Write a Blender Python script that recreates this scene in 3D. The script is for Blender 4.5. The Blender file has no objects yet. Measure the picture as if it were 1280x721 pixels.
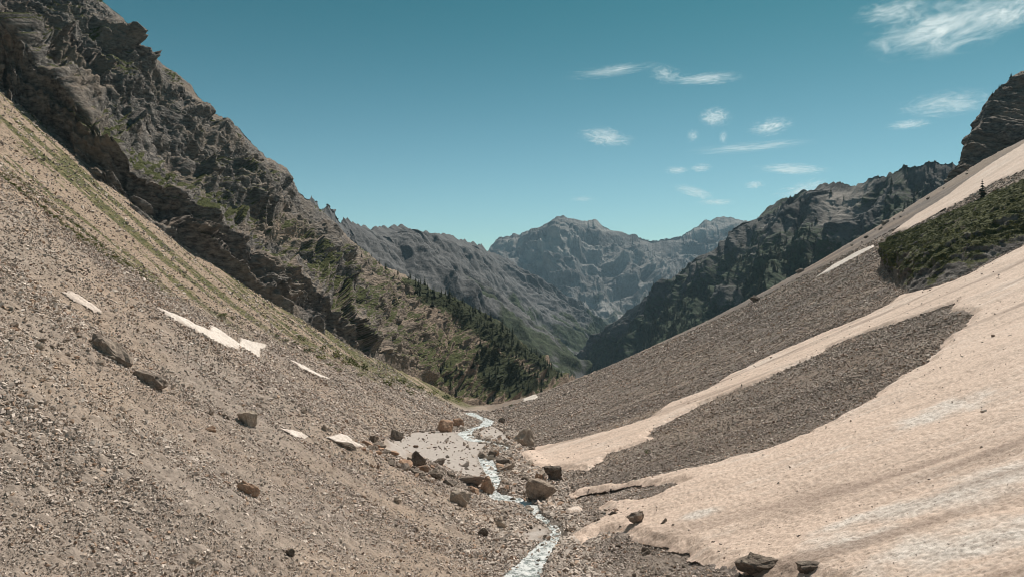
import bpy, bmesh, math, random
import numpy as np
from mathutils import Vector

rnd = random.Random(7)
rng = np.random.default_rng(11)
sc = bpy.context.scene
COL = sc.collection
F = 931.0                      # focal length of the photograph in its own pixels
f4 = np.float32

# ------------------------------------------------------------------ noise
def _hash(ix, iy, iz, s):
    h = (ix.astype(np.uint32) * np.uint32(374761393) + iy.astype(np.uint32) * np.uint32(668265263)
         + iz.astype(np.uint32) * np.uint32(2147483647) + np.uint32(s * 1274126177 & 0xffffffff))
    h = (h ^ (h >> np.uint32(13))) * np.uint32(1274126177)
    h = (h ^ (h >> np.uint32(16))) * np.uint32(2246822519)
    return h ^ (h >> np.uint32(15))

def _u(h):
    return (h & np.uint32(0xffffff)).astype(f4) / f4(16777216.0)

def perlin2(x, y, s=0):
    x = np.asarray(x, f4); y = np.asarray(y, f4)
    ix = np.floor(x).astype(np.int64); iy = np.floor(y).astype(np.int64)
    fx = x - ix; fy = y - iy
    ux = fx * fx * fx * (fx * (fx * 6 - 15) + 10); uy = fy * fy * fy * (fy * (fy * 6 - 15) + 10)
    z0 = np.zeros(1, np.int64)
    def g(dx, dy):
        a = _u(_hash(ix + dx, iy + dy, z0, s)) * f4(6.2831853)
        return np.cos(a) * (fx - dx) + np.sin(a) * (fy - dy)
    a = g(0, 0); b = g(1, 0); c = g(0, 1); d = g(1, 1)
    return ((a + (b - a) * ux) + ((c + (d - c) * ux) - (a + (b - a) * ux)) * uy) * f4(1.5)

def perlin3(x, y, z, s=0):
    x = np.asarray(x, f4); y = np.asarray(y, f4); z = np.asarray(z, f4)
    ix = np.floor(x).astype(np.int64); iy = np.floor(y).astype(np.int64); iz = np.floor(z).astype(np.int64)
    fx = x - ix; fy = y - iy; fz = z - iz
    q = lambda t: t * t * t * (t * (t * 6 - 15) + 10)
    ux, uy, uz = q(fx), q(fy), q(fz)
    def g(dx, dy, dz):
        h = _hash(ix + dx, iy + dy, iz + dz, s)
        gx = (h & np.uint32(255)).astype(f4) / 127.5 - 1
        gy = ((h >> np.uint32(8)) & np.uint32(255)).astype(f4) / 127.5 - 1
        gz = ((h >> np.uint32(16)) & np.uint32(255)).astype(f4) / 127.5 - 1
        return gx * (fx - dx) + gy * (fy - dy) + gz * (fz - dz)
    def lx(dy, dz):
        a = g(0, dy, dz); return a + (g(1, dy, dz) - a) * ux
    def ly(dz):
        a = lx(0, dz); return a + (lx(1, dz) - a) * uy
    a = ly(0)
    return a + (ly(1) - a) * uz

def fbm2(x, y, o=4, s=0, gain=.5):
    r = 0; a = 1.0; f = 1.0
    for i in range(o):
        r = r + a * perlin2(x * f, y * f, s + i * 17); a *= gain; f *= 2.03
    return r

def fbm3(x, y, z, o=4, s=0, gain=.5):
    r = 0; a = 1.0; f = 1.0
    for i in range(o):
        r = r + a * perlin3(x * f, y * f, z * f, s + i * 17); a *= gain; f *= 2.03
    return r

def ridged3(x, y, z, o=4, s=0, gain=.55):
    r = 0; a = 1.0; f = 1.0
    for i in range(o):
        r = r + a * (1 - 2 * np.abs(perlin3(x * f, y * f, z * f, s + i * 17))); a *= gain; f *= 2.05
    return r

def cells2(x, y, s=0):
    """F1, F2 and the id of the nearest cell"""
    x = np.asarray(x, f4); y = np.asarray(y, f4)
    ix = np.floor(x).astype(np.int64); iy = np.floor(y).astype(np.int64)
    f1 = np.full(x.shape, 9, f4); f2 = f1.copy(); cid = np.zeros(x.shape, f4); z0 = np.zeros(1, np.int64)
    for dx in (-1, 0, 1):
        for dy in (-1, 0, 1):
            h = _hash(ix + dx, iy + dy, z0, s)
            px = ix + dx + _u(h); py = iy + dy + _u(_hash(ix + dx, iy + dy, z0 + 5, s))
            d = np.hypot(px - x, py - y).astype(f4)
            n = d < f1
            f2 = np.where(n, f1, np.minimum(f2, d)); cid = np.where(n, _u(h * np.uint32(2654435761)), cid); f1 = np.where(n, d, f1)
    return f1, f2, cid

def facets(x, y, s=0, tilt=1.6):
    """angular plates: every cell is a plane of its own height and tilt"""
    x = np.asarray(x, f4); y = np.asarray(y, f4)
    ix = np.floor(x).astype(np.int64); iy = np.floor(y).astype(np.int64)
    f1 = np.full(x.shape, 9, f4); v = np.zeros(x.shape, f4); z0 = np.zeros(1, np.int64)
    for dx in (-1, 0, 1):
        for dy in (-1, 0, 1):
            h = _hash(ix + dx, iy + dy, z0, s)
            ox = x - (ix + dx + _u(h)); oy = y - (iy + dy + _u(_hash(ix + dx, iy + dy, z0 + 5, s)))
            d = np.hypot(ox, oy).astype(f4); n = d < f1
            g1 = _u(h * np.uint32(2654435761)); g2 = _u(h * np.uint32(40503) + np.uint32(977)); g3 = _u(h * np.uint32(2246822519) + np.uint32(31))
            v = np.where(n, g1 + tilt * ((g2 - .5) * ox + (g3 - .5) * oy), v); f1 = np.where(n, d, f1)
    return v

def flutes(S, L, w, slant, s=0, o=4):
    """long straight ribs and gullies down a mountain side"""
    r = 0
    for k in range(o):
        wk = w / 2.15 ** k
        r = r + wk * .24 * (ridged3(S / wk + slant * L / wk + .55 * perlin2(S / (wk * 2.2), L / (wk * 2.6), s + k), L / (wk * 7), S * 0 + k, 2, s + 3 * k) * smooth(-.7, .3, perlin2(S / (wk * 3), L / (wk * 4), s + 50 + k)))
    return r

def erode(sx, sy, freq, octs, gx=0.0, gy=1.0, s=0, k=1.0):
    """branching gullies running along (gx, gy)"""
    h = np.zeros_like(sx, f4); hx = np.zeros_like(h); hy = np.zeros_like(h); a = .5
    z0 = np.zeros(1, np.int64)
    for o in range(octs):
        dx = (gy + hy * k); dy = -(gx + hx * k)
        l = np.hypot(dx, dy) + 1e-6; dx = dx / l; dy = dy / l
        x = sx * freq; y = sy * freq
        ix = np.floor(x).astype(np.int64); iy = np.floor(y).astype(np.int64)
        v = np.zeros_like(h); vx = np.zeros_like(h); vy = np.zeros_like(h); w_ = np.zeros_like(h)
        for i in (-1, 0, 1):
            for j in (-1, 0, 1):
                hh = _hash(ix + i, iy + j, z0, s + o * 31)
                px = x - (ix + i + _u(hh)); py = y - (iy + j + _u(_hash(ix + i, iy + j, z0 + 3, s + o * 31)))
                w = np.exp(-2.2 * (px * px + py * py)).astype(f4)
                ph = (px * dx + py * dy) * f4(5.6)
                v += np.cos(ph) * w; sn = -np.sin(ph) * w; vx += sn * dx; vy += sn * dy; w_ += w
        h += a * v / w_; hx += a * vx / w_ * 1.6; hy += a * vy / w_ * 1.6
        a *= .52; freq *= 2.0
    return h

def smooth(e0, e1, x):
    t = np.clip((x - e0) / (e1 - e0), 0, 1); return t * t * (3 - 2 * t)

# ------------------------------------------------------------------ scene helpers
def unproj(px, py, d):
    return ((px - 640) / F * d, d, (360.5 - py) / F * d)

def tag(o, label=None, cat=None, group=None, kind=None):
    for k, v in (('label', label), ('category', cat), ('group', group), ('kind', kind)):
        if v: o[k] = v
    return o

def link(name, me, mat=None, parent=None):
    o = bpy.data.objects.new(name, me); COL.objects.link(o)
    if mat: 
        for m in (mat if isinstance(mat, (list, tuple)) else [mat]): me.materials.append(m)
    if parent: o.parent = parent
    return o

def np_mesh(name, V, Fc, attrs=None, smoothed=True, tri=False):
    V = np.asarray(V, f4); Fc = np.asarray(Fc, np.int32); n = Fc.shape[1]
    me = bpy.data.meshes.new(name)
    me.vertices.add(len(V)); me.vertices.foreach_set('co', V.ravel())
    me.loops.add(Fc.size); me.loops.foreach_set('vertex_index', Fc.ravel())
    me.polygons.add(len(Fc)); me.polygons.foreach_set('loop_start', np.arange(0, Fc.size, n, dtype=np.int32))
    me.polygons.foreach_set('use_smooth', np.full(len(Fc), smoothed))
    me.update(calc_edges=True)
    for k, v in (attrs or {}).items():
        v = np.asarray(v, f4)
        if v.ndim == 2:
            a = me.attributes.new(k, 'FLOAT_VECTOR', 'POINT'); a.data.foreach_set('vector', v.ravel())
        else:
            a = me.attributes.new(k, 'FLOAT', 'POINT'); a.data.foreach_set('value', v.ravel())
    return me

def grid_faces(nu, nv, keep=None):
    i = np.arange(nu * nv).reshape(nu, nv)
    q = np.stack([i[:-1, :-1], i[1:, :-1], i[1:, 1:], i[:-1, 1:]], -1).reshape(-1, 4)
    if keep is not None: q = q[keep.reshape(-1)[q].all(1)]
    return q

def compact(V, Fc, attrs):
    u, inv = np.unique(Fc, return_inverse=True)
    return V[u], inv.reshape(Fc.shape), {k: v[u] for k, v in attrs.items()}

class N:
    """tiny node-tree writer"""
    def __init__(s, tree): s.t = tree; s.n = tree.nodes; s.l = tree.links
    def __call__(s, kind, ins=None, **kw):
        nd = s.n.new(kind)
        for k, v in kw.items(): setattr(nd, k, v)
        for k, v in (ins or {}).items():
            sk = nd.inputs[k]
            if isinstance(v, bpy.types.NodeSocket): s.l.new(v, sk)
            else: sk.default_value = v
        return nd
    def math(s, op, a, b=0.0, clamp=False):
        return s('ShaderNodeMath', {0: a, 1: b}, operation=op, use_clamp=clamp).outputs[0]
    def mix(s, f, a, b, t='MIX'):
        c = lambda v: v if isinstance(v, bpy.types.NodeSocket) else (*v, 1.0)
        return s('ShaderNodeMix', {0: f, 6: c(a), 7: c(b)}, data_type='RGBA', blend_type=t).outputs[2]
    def noise(s, vec, scale, detail=3.0, rough=.55, dist=0.0):
        return s('ShaderNodeTexNoise', {'Vector': vec, 'Scale': scale, 'Detail': detail, 'Roughness': rough, 'Distortion': dist}).outputs[0]
    def ramp(s, f, lo, hi):
        return s('ShaderNodeMapRange', {0: f, 1: lo, 2: hi, 3: 0.0, 4: 1.0}, interpolation_type='SMOOTHSTEP').outputs[0]
    def attr(s, name, out='Fac', typ='GEOMETRY'):
        return s('ShaderNodeAttribute', attribute_name=name, attribute_type=typ).outputs[out]
    def voro(s, vec, scale, out='Color', feature='F1', rand=1.0):
        return s('ShaderNodeTexVoronoi', {'Vector': vec, 'Scale': scale, 'Randomness': rand}, feature=feature).outputs[out]
    def scale(s, vec, v):
        return s('ShaderNodeVectorMath', {0: vec, 1: v}, operation='MULTIPLY').outputs[0]

def material(name, build):
    m = bpy.data.materials.new(name); m.use_nodes = True
    m.node_tree.nodes.clear(); n = N(m.node_tree)
    out = n('ShaderNodeOutputMaterial')
    p = n('ShaderNodeBsdfPrincipled', {'Roughness': .9, 'Specular IOR Level': .15})
    n.l.new(p.outputs[0], out.inputs[0])
    r = build(n, p)
    if isinstance(r, dict):
        for k, v in r.items():
            if isinstance(v, bpy.types.NodeSocket): n.l.new(v, p.inputs[k])
            else: p.inputs[k].default_value = v if not (isinstance(v, tuple) and len(v) == 3 and k == 'Base Color') else (*v, 1)
    return m

def bump(n, h, dist, strength=1.0):
    return n('ShaderNodeBump', {'Height': h, 'Distance': dist, 'Strength': strength}).outputs[0]

def pos(n): return n('ShaderNodeTexCoord').outputs['Object']

# ------------------------------------------------------------------ ground shape
VPX, VPY = 690.0, 480.0        # where the valley axis runs to
AX, AZ = (VPX - 640) / F, (360.5 - VPY) / F
FY = np.array([-200, 20, 46, 70, 93, 101, 125, 140, 172, 203, 266, 372, 600, 9000.])
FL = np.array([-8, -7, -4.5, -4, -9, -14, -24, -30.5, -37, -32, -33, -42, -60, -60.])
RY = np.array([-200, 20, 46, 70, 93, 131, 172, 279, 414, 600, 9000.])
FR = np.array([6, 5, 4.2, 3.0, 2.0, -3.0, -7.0, -21, -38, -50, -50.])
STREAM_PX = [(583, 515, 9), (598, 521, 7), (611, 526, 7), (606, 532, 8), (592, 536, 9), (581, 541, 9), (588, 548, 8), (606, 552, 8),
             (624, 556, 7), (636, 561, 5), (622, 566, 5), (606, 569, 8), (611, 580, 9), (617, 594, 9), (617, 606, 7), (614, 615, 8),
             (628, 621, 11), (648, 624, 9), (664, 628, 9), (665, 637, 9), (674, 646, 9), (691, 655, 9), (699, 663, 9), (690, 673, 11),
             (677, 686, 12), (666, 700, 17), (655, 714, 18), (645, 735, 20), (630, 790, 24)]

def pl(xs, ys, x, w=8.0):
    r = 0
    for o, k in ((-w, .25), (0, .5), (w, .25)): r = r + k * np.interp(x + o, xs, ys)
    return r

def base_ground(X, Y):
    X = np.asarray(X, float); Y = np.asarray(Y, float)
    xa = X - AX * Y
    l = pl(FY, FL, Y); r = pl(RY, FR, Y)
    ul = np.maximum(l - xa, 0); ur = np.maximum(xa - r, 0)
    far_l = 1 - smooth(430, 640, Y); far_r = 1 - smooth(330, 480, Y)
    ulc = 600 * np.tanh(ul / 600)
    sl = .64 * ulc - 3.0 * (1 - np.exp(-ul / 9)) + .00125 * np.minimum(ul, 170) ** 2
    uc = np.minimum(ur, 220)
    sr = .352 * 600 * np.tanh(ur / 600) + .0008 * uc ** 2 + .21 * (ur - uc) - 1.0 * (1 - np.exp(-ur / 15))
    z = -12 + sl * far_l + sr * far_r
    z = z + AZ * Y - np.maximum(Y - 420, 0) * .16 * smooth(400, 520, Y)
    z = np.maximum(z, -560)
    rr = np.hypot(X, Y)
    hump = -1.7 - .5 * np.maximum(rr - 1.5, 0)
    return np.maximum(z, hump)

def floor_mask(X, Y):
    xa = X - AX * Y
    return smooth(-3, 3, xa - pl(FY, FL, Y)) * smooth(-3, 3, pl(RY, FR, Y) - xa)

def flow(X, Y):
    """distance up the side (left negative) and distance along the valley"""
    xa = X - AX * Y
    return xa, Y

def detail(X, Y):
    xa = X - AX * Y
    d = .55 * fbm2(Y / 14 + xa / 90, xa / 60 + 3, 3, 5) + .07 * fbm2(X / 3.1, Y / 3.1, 3, 9)
    return d * smooth(12, 40, np.hypot(X, Y)) * (1 - .75 * floor_mask(X, Y))

def ray(px, py, fn=base_ground, y0=10, y1=900):
    px = np.atleast_1d(np.asarray(px, float)); py = np.atleast_1d(np.asarray(py, float))
    ys = np.exp(np.linspace(math.log(y0), math.log(y1), 900))
    A = (px - 640) / F; B = (360.5 - py) / F
    Yg = np.broadcast_to(ys, (len(px), len(ys)))
    below = B[:, None] * Yg < fn(A[:, None] * Yg, Yg)
    k = np.where(below.any(1), below.argmax(1), len(ys) - 1); k = np.maximum(k, 1)
    lo = ys[k - 1]; hi = ys[k].copy()
    for _ in range(22):
        m = (lo + hi) / 2; b = B * m < fn(A * m, m)
        hi = np.where(b, m, hi); lo = np.where(b, lo, m)
    return np.stack([A * hi, hi, fn(A * hi, hi)], -1)

sp = np.array(STREAM_PX, float)
STR = ray(sp[:, 0], sp[:, 1]); STRW = .82 * sp[:, 2] / F * STR[:, 1]
def resample(P, n):
    d = np.r_[0, np.cumsum(np.linalg.norm(np.diff(P, axis=0), axis=1))]
    q = np.linspace(0, d[-1], n)
    return np.stack([np.interp(q, d, P[:, i]) for i in range(P.shape[1])], -1)
_s = resample(np.c_[STR[:, :2], STRW], 400)
for _ in range(6): _s[1:-1] = .25 * _s[:-2] + .5 * _s[1:-1] + .25 * _s[2:]
_s[:, 2] = _s[:, 2] * (1 + .22 * perlin2(np.arange(400) / 9.0, np.zeros(400), 4))
STREAM = _s

def seg_dist(X, Y, P, closed=False):
    """distance to a polyline and value of column 2 there"""
    X = np.asarray(X, float).ravel(); Y = np.asarray(Y, float).ravel()
    best = np.full(X.shape, 1e9); val = np.zeros(X.shape)
    Q = np.vstack([P, P[:1]]) if closed else P
    for a, b in zip(Q[:-1], Q[1:]):
        dx, dy = b[0] - a[0], b[1] - a[1]
        t = np.clip(((X - a[0]) * dx + (Y - a[1]) * dy) / (dx * dx + dy * dy + 1e-9), 0, 1)
        d = np.hypot(X - a[0] - t * dx, Y - a[1] - t * dy)
        n = d < best; best = np.where(n, d, best)
        if P.shape[1] > 2: val = np.where(n, a[2] + t * (b[2] - a[2]), val)
    return best, val

def stream_carve(X, Y):
    sh = np.shape(X); Xr = np.ravel(X); Yr = np.ravel(Y)
    out = np.zeros(Xr.shape)
    xa = Xr - AX * Yr
    k = np.where((Yr > 30) & (Yr < 420) & (np.abs(xa - pl(FY, (FL + np.interp(FY, RY, FR)) / 2, Yr)) < 34))[0]
    if len(k):
        d, w = seg_dist(Xr[k], Yr[k], STREAM[::3])
        out[k] = -.42 * (1 - smooth(.75, 1.7, d / np.maximum(w, .3))) * np.minimum(1, w / .8)
    return out.reshape(sh)

def ground(X, Y): return base_ground(X, Y) + detail(X, Y)
def ground_full(X, Y): return ground(X, Y) + stream_carve(X, Y)

def poly_world(pts, n=None):
    p = np.array(pts, float); P = ray(p[:, 0], p[:, 1])[:, :2]
    return P

def sdf_poly(X, Y, P):
    """positive inside"""
    sh = np.shape(X); X = np.ravel(X); Y = np.ravel(Y)
    out = np.full(X.shape, -1e3)
    lo = P.min(0) - 6; hi = P.max(0) + 6
    k = np.where((X > lo[0]) & (X < hi[0]) & (Y > lo[1]) & (Y < hi[1]))[0]
    if len(k):
        x, y = X[k], Y[k]
        d, _ = seg_dist(x, y, P, True)
        ins = np.zeros(len(k), bool); Q = np.vstack([P, P[:1]])
        for a, b in zip(Q[:-1], Q[1:]):
            c = (a[1] > y) != (b[1] > y)
            with np.errstate(divide='ignore', invalid='ignore'):
                ins ^= c & (x < (b[0] - a[0]) * (y - a[1]) / (b[1] - a[1] + 1e-12) + a[0])
        out[k] = np.where(ins, d, -d)
    return out.reshape(sh)

# zones on the ground, in the photograph's outline laid on the real slopes
Z_GRASS = poly_world([(-150, 60), (-150, 165), (0, 250), (50, 280), (100, 308), (173, 346), (230, 376), (277, 398), (330, 417), (380, 438), (430, 459), (480, 479), (540, 497),
                      (590, 509), (625, 503), (600, 498), (560, 485), (480, 440), (430, 405), (380, 380), (300, 325), (200, 255), (100, 170), (0, 90)])
Z_OUT = poly_world([(1104, 330), (1122, 358), (1138, 367), (1182, 355), (1240, 327), (1340, 280), (1430, 240), (1430, 150), (1280, 221), (1175, 272), (1120, 303)])
Z_SILT = poly_world([(478, 556), (492, 546), (520, 540), (550, 538), (578, 539), (590, 550), (610, 556), (603, 562), (601, 575), (608, 590), (600, 597), (570, 592), (545, 578), (510, 570)])
Z_SILT2 = poly_world([(596, 540), (615, 532), (630, 540), (640, 552), (620, 551), (600, 547)])
Z_SILT3 = poly_world([(652, 668), (675, 655), (690, 665), (680, 676), (660, 678)])

# ------------------------------------------------------------------ terrain mesh
def azimuths():
    a = np.concatenate([np.linspace(-78, -40, 160, endpoint=False), np.linspace(-40, 40, 1150, endpoint=False), np.linspace(40, 78, 160)])
    return np.radians(a)
TAZ = azimuths()
TR = np.concatenate([np.exp(np.linspace(math.log(1.5), math.log(16), 60, endpoint=False)),
                     np.exp(np.linspace(math.log(16), math.log(620), 1000, endpoint=False)),
                     np.exp(np.linspace(math.log(620), math.log(7000), 90))])
A_, R_ = np.meshgrid(TAZ, TR, indexing='ij')
TX = R_ * np.sin(A_); TY = R_ * np.cos(A_)
near = smooth(10, 20, R_)
stone_rel = np.zeros_like(TX)
f1, f2, cid = cells2(TX / .42, TY / .42, 3)
stone_rel += .20 * np.clip(.42 - f1, 0, 1) * (cid > .35) * (1 - smooth(60, 110, R_))
f1, f2, cid = cells2(TX / 1.1 + 9, TY / 1.1, 8)
stone_rel += .50 * np.clip(.38 - f1, 0, 1) * (cid > .6)
f1, f2, cid = cells2(TX / 2.8 + 5, TY / 2.8, 12)
stone_rel += 1.1 * np.clip(.34 - f1, 0, 1) * (cid > .7) * smooth(90, 200, R_)
silt = np.maximum.reduce([smooth(-.5, 1.2, sdf_poly(TX, TY, Z) + .8 * perlin2(TX / 1.5, TY / 1.5, 3)) for Z in (Z_SILT, Z_SILT2, Z_SILT3)])
gsd = sdf_poly(TX, TY, Z_GRASS)
grassz = smooth(-8, 9, gsd + 4 * fbm2(TY / 9, (TX - AX * TY) / 22, 3, 21))
TZ = ground_full(TX, TY) + stone_rel * near * (1 - silt * .9) * (1 - .7 * grassz)
TZ += silt * .05 * fbm2(TX / .7, TY / 1.4, 3, 2)
xa = TX - AX * TY
side = smooth(-2, 6, xa - pl(RY, FR, TY))
streak = fbm2(TY / 4.2 + .02 * xa, xa / 46, 4, 31, .6)
streak2 = fbm2(TY / 15 + .01 * xa, xa / 120, 3, 41, .6)
STRD = np.full(TX.size, 9.0)
_k = np.where((TY.ravel() > 30) & (TY.ravel() < 420) & (floor_mask(TX, TY).ravel() > .02))[0]
_d, _w = seg_dist(TX.ravel()[_k], TY.ravel()[_k], STREAM[::3]); STRD[_k] = _d / np.maximum(_w, .4)
wet = 1 - smooth(1.0, 2.1, STRD.reshape(TX.shape) + .5 * perlin2(TX / 1.2, TY / 1.2, 88))
dry = np.clip(.5 + .9 * streak2 + .4 * streak, 0, 1)
RUNS = [(*ray(a, b)[0][:2], c) for a, b, c in ((235, 437, 3.2), (60, 352, 1.6), (330, 610, 1.5), (150, 560, 1.2))]
def run_mask(X, Y):
    xa_ = X - AX * Y; m = 0 * X
    for cx, cy, wd in RUNS: m = np.maximum(m, np.exp(-((Y - cy - .9 * fbm2(xa_ / 9, Y * 0 + cy, 3, 5)) / wd) ** 2) * (xa_ < np.interp(Y, FY, FL) + 1))
    return m
dry = np.clip(dry + .8 * run_mask(TX, TY), 0, 1.2)
green = np.clip(.5 + .5 * smooth(210, 310, TY) + 1.1 * streak + .5 * fbm2(TY / 11, xa / 20, 3, 77), 0, 1)
V = np.stack([TX, TY, TZ], -1).reshape(-1, 3)
TER_ATTR = dict(grass=grassz.ravel(), silt=silt.ravel(), side=side.ravel(), dry=dry.ravel(), green=green.ravel(), bed=(floor_mask(TX, TY) * (1 - smooth(240, 320, TY))).ravel(), wet=wet.ravel())

def m_scree(n, p):
    v = pos(n)
    c1 = n.voro(v, 2.6); c2 = n.voro(v, 6.5); c3 = n.voro(v, 1.1)
    bw = lambda c: n('ShaderNodeSeparateColor', {0: c}).outputs[0]
    big = n.noise(v, .05, 4); mid = n.noise(v, .6, 5, .65)
    t = n.math('ADD', n.math('MULTIPLY', bw(c1), .5), n.math('ADD', n.math('MULTIPLY', bw(c2), .35), n.math('MULTIPLY', bw(c3), .15)))
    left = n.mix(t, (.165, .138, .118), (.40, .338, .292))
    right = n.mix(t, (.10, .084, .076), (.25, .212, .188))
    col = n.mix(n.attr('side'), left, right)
    tan = n.mix(t, (.215, .176, .144), (.43, .36, .303))
    col = n.mix(n.math('MULTIPLY', n.attr('dry'), .6), col, tan)
    tint = n.mix(n.ramp(big, .35, .65), (.92, .93, .95), (1.06, 1.0, .94))
    col = n.mix(1.0, col, tint, 'MULTIPLY')
    col = n.mix(n.math('MULTIPLY', n.attr('bed'), .5), col, n.mix(t, (.20, .175, .16), (.42, .37, .33)))
    soil = n.mix(n.ramp(n.math('ADD', n.math('MULTIPLY', mid, .5), n.math('MULTIPLY', t, .5)), .3, .62), (.15, .115, .085), (.38, .295, .228))
    gr = n.mix(n.ramp(mid, .35, .7), (.06, .068, .026), (.19, .165, .085))
    cover = n.mix(n.ramp(n.math('ADD', n.attr('green'), n.math('MULTIPLY', n.math('SUBTRACT', mid, .5), .9)), .52, .68), soil, gr)
    col = n.mix(n.attr('grass'), col, cover)
    sl = n.mix(n.noise(n.scale(v, (1.0, .5, 1)), 1.6, 6, .7), (.29, .258, .236), (.50, .455, .425))
    col = n.mix(n.attr('silt'), col, sl)
    col = n.mix(n.math('MULTIPLY', n.attr('wet'), .62), col, n.mix(t, (.07, .062, .056), (.20, .18, .165)))
    d1 = n.voro(v, 2.6, 'Distance'); d2 = n.voro(v, 6.5, 'Distance')
    h = n.math('ADD', n.math('MULTIPLY', n.noise(v, 1.6, 7, .72), .12), n.math('ADD', n.math('MULTIPLY', d2, -.02), n.math('MULTIPLY', n.noise(v, 9, 3), .05)))
    h = n.math('MULTIPLY', h, n.math('SUBTRACT', 1.0, n.math('MULTIPLY', n.attr('silt'), .8)))
    return {'Base Color': col, 'Normal': bump(n, h, 1.0, .9)}
M_SCREE = material('scree', m_scree)
ter = link('terrain', np_mesh('terrain', V, grid_faces(*TX.shape), TER_ATTR), M_SCREE)
tag(ter, kind='structure')

# ------------------------------------------------------------------ mountains as faces between a foot line and a crest line
def line3(pts, tq):
    p = np.array([unproj(*q) for q in pts]); t = np.linspace(0, 1, len(p))
    return np.stack([np.interp(tq, t, p[:, i]) for i in range(3)], -1)

def face(ridge, foot, nt, nv, profile=None, back=.7, nb=30, jag=0.0, seed=0, t_w=None, smooth_n=2):
    R0 = np.array([unproj(*q) for q in ridge])
    px = np.array([q[:2] for q in ridge], float)
    t = np.linspace(0, 1, len(ridge))
    w = np.r_[0, np.cumsum(np.hypot(*np.diff(px, axis=0).T) + 4)]; w /= w[-1]
    tq = np.interp(np.linspace(0, 1, nt), w, t)
    R = line3(ridge, tq); B = line3(foot, tq)
    for _ in range(smooth_n * 3): R[1:-1] = .25 * R[:-2] + .5 * R[1:-1] + .25 * R[2:]
    for _ in range(40): B[1:-1] = .25 * B[:-2] + .5 * B[1:-1] + .25 * B[2:]
    s = np.r_[0, np.cumsum(np.linalg.norm(np.diff(R, axis=0), axis=1))]
    J = jag * fbm2(s / (jag * 7), np.zeros(nt), 5, seed, .6) if jag else np.zeros(nt)
    v = np.linspace(0, 1, nv)
    if profile is None: g = h = np.broadcast_to(v, (nt, nv))
    else: g, h = profile(tq[:, None], v[None])
    P = np.empty((nt, nv, 3))
    for i in (0, 1): P[..., i] = B[:, None, i] + (R - B)[:, None, i] * g
    P[..., 2] = B[:, None, 2] + (R - B)[:, None, 2] * h + J[:, None] * v[None] ** 9
    L = np.linalg.norm(R - B, axis=1)[:, None] * v[None]
    S = np.broadcast_to(s[:, None], L.shape)
    if nb:
        k = np.linspace(0, 1, nb + 1)[1:]; D = R - B
        hz = np.hypot(D[:, 0], D[:, 1])
        Bk = np.empty((nt, nb, 3))
        for i in (0, 1): Bk[..., i] = R[:, None, i] + D[:, None, i] * k * back
        Bk[..., 2] = R[:, None, 2] - np.maximum(D[:, 2], hz * .5)[:, None] * k * back + J[:, None] * np.clip(1 - 6 * k, 0, 1)
        P = np.concatenate([P, Bk], 1)
        L = np.concatenate([L, np.linalg.norm(D, axis=1)[:, None] * (1 + k * back)[None]], 1)
        S = np.broadcast_to(s[:, None], L.shape)
    vv = np.concatenate([v, 1 + np.linspace(0, 1, nb + 1)[1:]]) if nb else v
    return P, S.astype(f4), L.astype(f4), np.broadcast_to(tq[:, None], L.shape), np.broadcast_to(vv[None], L.shape)

def normals(P):
    n = np.cross(np.gradient(P, axis=0), np.gradient(P, axis=1))
    l = np.linalg.norm(n, axis=-1, keepdims=True) + 1e-9; n = n / l
    if n[..., 2].mean() < 0: n = -n
    return n

def terrace(h, k):
    f = np.floor(h); r = h - f
    return f + smooth(.5 - .5 / k, .5 + .5 / k, r)

def face_obj(name, P, attrs, mat, flat=False):
    nt, nv = P.shape[:2]
    me = np_mesh(name, P.reshape(-1, 3), grid_faces(nt, nv), {k: np.ravel(a) for k, a in attrs.items()}, not flat)
    return tag(link(name, me, mat), kind='structure')

# ---- the near cliff above the scree
foot_d = [122, 170, 196, 213, 215, 213, 211, 223, 234, 246, 263, 271, 335, 422, 455, 490, 540, 600]
foot_px = [(-420, -140), (-250, -30), (-120, 30), (0, 112), (60, 165), (110, 212), (165, 262), (230, 305), (290, 345), (345, 380), (390, 405), (430, 432),
           (480, 452), (540, 481), (585, 500), (625, 503), (660, 496), (718, 484)]
C_FOOT = [(a, b, d) for (a, b), d in zip(foot_px, foot_d)]
C_RIDGE = [(-600, -700, 330), (-420, -520, 330), (-260, -380, 335), (-120, -250, 340), (20, -110, 345), (95, -35, 350), (130, 0, 352), (157, 25, 355), (180, 62, 359), (203, 80, 364),
           (236, 103, 369), (262, 136, 376), (300, 160, 390), (333, 196, 405), (358, 212, 415), (372, 238, 425), (400, 260, 440), (440, 302, 470), (480, 333, 510), (530, 357, 540), (580, 378, 570),
           (620, 398, 600), (650, 425, 630), (672, 446, 650), (694, 461, 665), (716, 478, 685)]
def prof_cliff(t, v):
    b = .72 * smooth(.10, .2, t) * (1 - smooth(.62, .72, t))
    vk = [0, .015, .15, .20, .28, 1]
    g = np.interp(v, vk, [0, 0, .015, .10, .24, 1]); h = np.interp(v, vk, [0, .015, .17, .195, .25, 1])
    return v * (1 - b) + g * b, v * (1 - b) + h * b
P, S, L, T, VV = face(C_RIDGE, C_FOOT, 1000, 620, prof_cliff, nb=24, jag=.8, seed=3, smooth_n=0)
nb_ = normals(P)
spur = smooth(.62, .80, T)
x, y, z = (P[..., i] / 1.0 for i in range(3))
wz = z + 6 * fbm3(x / 70, y / 70, z / 70, 2, 60) + .40 * S
D = 6.0 * ridged3(x / 75, y / 75, z / 95, 2, 1) + 2.2 * ridged3(x / 27, y / 27, z / 34, 3, 5) * (1 - .35 * spur)
f1, f2, cid = cells2(S / 13 + .35 * wz / 13, wz / 8 + .2 * perlin2(S / 30, wz / 30, 9), 14)
D += .8 * np.clip((f2 - f1) * 3, 0, 1) * (1 - .7 * spur)
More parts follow.
